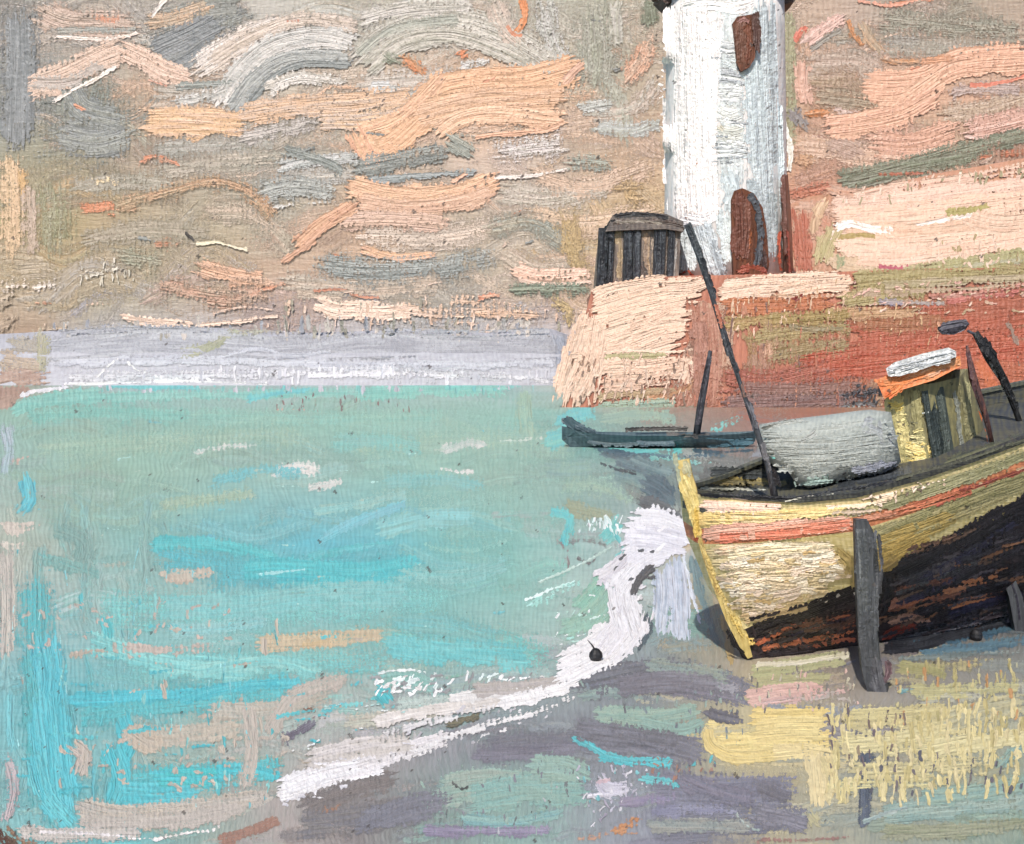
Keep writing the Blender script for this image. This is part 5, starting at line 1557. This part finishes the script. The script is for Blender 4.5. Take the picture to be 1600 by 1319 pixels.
fa = Surf('fascia', V, Fc, base_mat('orange_fascia_paint', 'e07c4c', 'd89468', grain=(.02, .004)), parent=wo, e=EL)
fa.paint("""
ea7c44 e08850 28 0 0 1.7 | 1382,612 1394,606 1408,596
e88850 e49c70 18 0 0 1.7 | 1376,598 1410,592 1450,580
e09868 e8b494 14 1 0 1.6 | 1440,586 1470,574 1500,564
f0bca0 e8a480 6 2 0 1.7 | 1420,592 1450,584 1480,574
e8743c d86c3c 14 0 0 1.8 | 1386,620 1398,612
f08c58 e08c60 7 0 0 1.8 | 1366,592 1376,600 1384,600
""")
fa.build()
V, Fc = slab([W(1384, 576, -.3), W(1398, 566, -.3), W(1440, 553, -.25), W(1482, 543, -.2), W(1494, 549, -.2), W(1494, 558, -.2), W(1450, 574, -.25), W(1406, 588, -.3), W(1388, 588, -.3)], (.6, 1.5, 0))
ro = Surf('roof', V, Fc, base_mat('roof_white_paint', 'dcdcda', 'b4b6b8', grain=(.03, .006)), parent=wo, e=EL)
ro.paint("""
eaeaea c4c6ca 19 0 0 2 | 1390,580 1420,572 1460,562 1490,554
f4f4f2 8c9094 10 0 0 2 | 1388,584 1410,580 1440,570
f0f0ee a0a4a8 8 0 0 2 | 1430,564 1460,556 1492,550
""")
ro.build()
FD = bp(1212, 765, 0).y
# long raking foremast, spars and lamp behind the wheelhouse
spar('foremast', [(1214, 792), (1200, 728), (1178, 660), (1160, 610), (1132, 524), (1112, 462), (1092, 396), (1074, 350)], FD, [13, 9, 10, 6, 10, 7, 12, 12], fb, spm, """
34383c 50565a 12 0 0 1.6 | 1074,348 1088,380 1098,415
2c2e34 484c52 10 0 0 1.6 | 1094,400 1108,440 1117,468
a4604c b87c64 11 3 1 1.2 | 1118,475 1124,495 1130,515
34363c 5c5e62 12 1 0 1.6 | 1130,522 1140,555 1154,585
8c6c60 6c5854 8 3 0 1.4 | 1158,600 1162,612 1166,622
24262a 707078 12 0 0 1.5 | 1168,628 1176,650 1182,672
6c6c70 54565a 10 2 0 1.4 | 1190,690 1196,712 1204,740
26262a 1c1c20 16 0 0 1.7 | 1206,735 1212,752 1216,762
""")
FD2 = bp(1545, 690, -.2).y
spar('mast', [(1604, 690), (1588, 645), (1572, 600), (1548, 560), (1524, 520)], FD2, [9, 9, 12, 18, 11], fb, base_mat('black_mast_paint', '18181a', '2c2e30', grain=(.01, .05)), """
16161a 26262a 17 0 0 1.8 | 1534,528 1548,552 1556,562
121214 202224 12 0 0 1.8 | 1556,568 1572,600 1590,642
646a6a 44484a 5 1 0 1.7 | 1522,520 1540,552 1560,592 1582,630
""")
spar('stay', [(1552, 700), (1540, 650), (1520, 590), (1511, 540)], WH + .15, [6, 9, 13, 4], fb, base_mat('brown_stay_paint', '6c4840', '3c2c30', grain=(.01, .05)), """
5a4044 6c4c48 9 0 0 1.5 | 1512,548 1520,590 1528,620
2c2024 4c3430 5 0 0 1.6 | 1522,600 1536,645 1548,690
c8703c a85c3c 4 1 0 1.5 | 1528,640 1538,670 1544,695
""")
V, Fc = lathe((0, 0), [(.02, -.10), (.15, -.07), (.2, 0), (.15, .07), (.02, .09)], 16)
lp = at(1490, 511, FD2); V = [Vector((v.x * 1.05, v.y * .7, v.z + v.x * .22)) + lp for v in V]
V2, F2 = tube([at(1512, 517, FD2), at(1524, 523, FD2)], .02, 8)
V, Fc = join((V, Fc), (V2, F2))
lm = Surf('lamp', V, Fc, base_mat('slate_lamp_paint', '54525c', '3c3a44', grain=(.03, .01)), parent=fb, e=EL)
lm.paint("""
4c4a54 6a6872 16 0 0 1.6 | 1470,512 1490,508 1512,504
2c2a30 3c3a40 6 0 0 1.6 | 1464,512 1476,514 1486,518
8c8c98 6c6c78 4 1 0 1.7 | 1470,520 1490,521 1508,512
"""); lm.build()
settle(fb, K0.lerp(K1, .5))

# ---- grey tarpaulin heaped amidships
TD = bp(1300, 730, -.2).y
outl = [(1186, 664), (1240, 655), (1300, 648), (1360, 640), (1392, 644), (1402, 690), (1408, 722), (1380, 740), (1330, 744), (1300, 756), (1266, 764), (1244, 756), (1230, 735), (1204, 724), (1190, 700)]
V = [at(1300, 700, TD - .35)]; Fc = []; N = len(outl)
for f, dd in ((.5, -.33), (.86, -.27), (1.0, -.12)):
    for x, y in outl: V.append(at(1300 + (x-1300)*f, 703 + (y-703)*f, TD + dd))
for x, y in outl: V.append(at(1300 + (x-1300)*.9, 703 + (y-703)*.9, TD + .0) + Vector((.1, .7, 0)))
for i in range(N): Fc.append((0, 1+i, 1+(i+1) % N))
for r in range(3):
    for i in range(N): Fc.append((1+r*N+i, 1+r*N+N+i, 1+r*N+N+(i+1) % N, 1+r*N+(i+1) % N))
Fc.append(tuple(1+3*N+i for i in range(N)))
tp = Surf('tarpaulin', V, Fc, base_mat('tarpaulin_paint', 'a4a9a4', '969c99', grain=(.02, .01)), e=EL, smooth=True)
tp.paint("""
a9ada8 9aa09d 60 0 1 1.1 | 1200,690 1290,690 1390,678
a0a6a2 b0b4ae 40 0 1 1.2 | 1215,720 1280,722 1370,712
abb0aa 9ca29e 34 0 1 1.3 | 1245,745 1290,738 1340,730
b4b6b0 9ca09c 16 1 0 1.7 | 1190,672 1225,664 1260,660
a0a4a0 b0b2ae 12 1 0 1.7 | 1245,690 1265,682 1275,674
9ca0a4 a8acac 30 1 1 1.2 | 1340,662 1370,668 1396,690
a8bcb0 98aca4 16 2 0 1.4 | 1250,755 1275,750 1300,748
8c909c a4a6b0 16 2 1 1.3 | 1330,735 1370,728 1402,718
6c7078 84888c 8 3 0 1.4 | 1340,744 1380,736 1405,726
5cb8b0 84bcb4 12 2 1 | 1204,712 1212,716
""")
tp.dabs(24, (1240, 735, 1310, 765), '9cb0a6 b0bcb0', w=(4, 7), ln=(6, 14), da=30, dry=.1, body=1.6, inside=lambda x, y: abs(y-(762-(x-1250)*.2)) < 8)
o = tp.build(); tag(o, 'pale grey tarpaulin heaped behind the black gunwale left of the wheelhouse', 'tarpaulin')

# ---- timber posts against the hull
pm = base_mat('grey_post_paint', '4c4e52', '3c3e42', grain=(.003, .05))
def post(pts, wpx, yfoot, label, text, tilt=0):
    D = EYE * F / (yfoot - HY)
    V = []; Fc = []; n = 4
    for i, (x, y) in enumerate(pts):
        w = wpx[i] / 2 * D / F; p = at(x, y, D)
        V += [p + Vector((-w, -.06, 0)), p + Vector((w*.55, -.08, 0)), p + Vector((w, .06, 0)), p + Vector((-w*.7, .12, 0))]
    for i in range(len(pts) - 1):
        for j in range(4): a = i*4+j; b = i*4+(j+1) % 4; Fc.append((a, a+4, b+4, b))
    Fc.append((0, 1, 2, 3)); m = len(pts); Fc.append(tuple((m-1)*4 + j for j in range(4))[::-1])
    s = Surf('timber_post', V, Fc, pm, e=EL); s.paint(text); o = s.build()
    tag(o, label, 'post', 'timber posts beside the yellow boat')
post([(1346, 812), (1350, 830), (1352, 900), (1356, 980), (1362, 1045), (1372, 1078)], [22, 34, 34, 36, 36, 40], 1078, 'thick grey timber post standing before the bright yellow hull', """
525557 44474b 26 0 0 1.6 | 1346,818 1350,900 1354,980
44464a 54565a 18 0 0 1.6 | 1362,830 1366,900 1366,990
4e5054 404246 26 0 0 1.5 | 1352,960 1358,1010 1364,1050
4c4c52 5c5c60 26 1 0 1.5 | 1364,1030 1370,1060 1376,1084
3c3c40 4c4c50 8 0 0 1.5 | 1372,835 1378,880 1374,930
6c5458 54444a 12 3 0 1.5 | 1386,1030 1388,1050 1380,1070
74787a 5c6062 6 0 0 1.7 | 1338,825 1342,880 1344,930
""")
post([(1552, 828), (1566, 880), (1586, 930), (1596, 985)], [16, 22, 26, 26], 985, 'thin dark violet timber post under the dark side of the yellow boat', """
3c3844 2c2a34 16 0 0 1.5 | 1552,832 1566,880 1586,930 1592,970
""")

# ---- black floats
def float_(px, py, rp, label, tail, mark):
    D = EYE * F / (py + rp * .75 - HY); c = at(px, py, D); r = rp * D / F
    V, Fc = lathe((c.x, c.y), [(r*.15, c.z - r), (r*.7, c.z - r*.72), (r*.98, c.z - r*.2), (r*.92, c.z + r*.35), (r*.5, c.z + r*.86), (r*.2, c.z + r)], 12)
    root = thing('mooring_float', label, 'float', 'small black mooring floats')
    m = base_mat('black_float_paint', '141416', '242428')
    Surf('body', V, Fc, m, parent=root, smooth=False).build()
    if tail:
        Surf('rope', *tube([at(x, y, D) for x, y in tail], [.012, .009, .003], 6), m, parent=root).build()
    settle(root, (c.x, c.y, 0))
float_(931, 1024, 11, 'small black float with a short tail of rope on the white foam', [(930, 1016), (925, 1008), (918, 1000)], 0)
float_(1525, 993, 10, 'small black float on blue ground below the dark hull', None, 0)

# ================================================================== LIGHT, CAMERA
SUN_EL, SUN_AZ = 46, -15     # azimuth measured from behind the camera, to the left
w = bpy.data.worlds.new('World'); scene.world = w; w.use_nodes = True
t = w.node_tree; t.nodes.clear()
st = t.nodes.new('ShaderNodeTexSky'); st.sky_type = 'NISHITA'; st.sun_disc = False
st.sun_elevation = R(SUN_EL); 
sd = Vector((math.sin(R(SUN_AZ)) * math.cos(R(SUN_EL)), -math.cos(R(SUN_AZ)) * math.cos(R(SUN_EL)), math.sin(R(SUN_EL))))
st.sun_rotation = math.atan2(sd.x, sd.y)
bg = t.nodes.new('ShaderNodeBackground'); bg.inputs[1].default_value = .12
out = t.nodes.new('ShaderNodeOutputWorld'); t.links.new(st.outputs[0], bg.inputs[0]); t.links.new(bg.outputs[0], out.inputs[0])
sl = bpy.data.lights.new('sun', 'SUN'); sl.energy = 4.0; sl.angle = R(.6); sl.color = (1.0, .94, .86)
so = bpy.data.objects.new('sun', sl); COL.objects.link(so); so.rotation_euler = (-sd).to_track_quat('-Z', 'Y').to_euler()
cd = bpy.data.cameras.new('camera'); co = bpy.data.objects.new('camera', cd); COL.objects.link(co)
co.location = CAM; co.rotation_euler = (R(90), 0, 0)
cd.sensor_width = 36; cd.lens = F / 1600 * 36; cd.shift_y = -(659.5 - HY) / 1600; cd.clip_end = 3000; cd.clip_start = .1
scene.camera = co
vs = scene.view_settings; vs.view_transform = 'Standard'; vs.look = 'None'; vs.exposure = 0.24; vs.gamma = 1
scene.cycles.transparent_max_bounces = 48
scene.cycles.max_bounces = 1; scene.cycles.diffuse_bounces = 1
scene.cycles.use_adaptive_sampling = True; scene.cycles.adaptive_threshold = .04; scene.cycles.adaptive_min_samples = 16
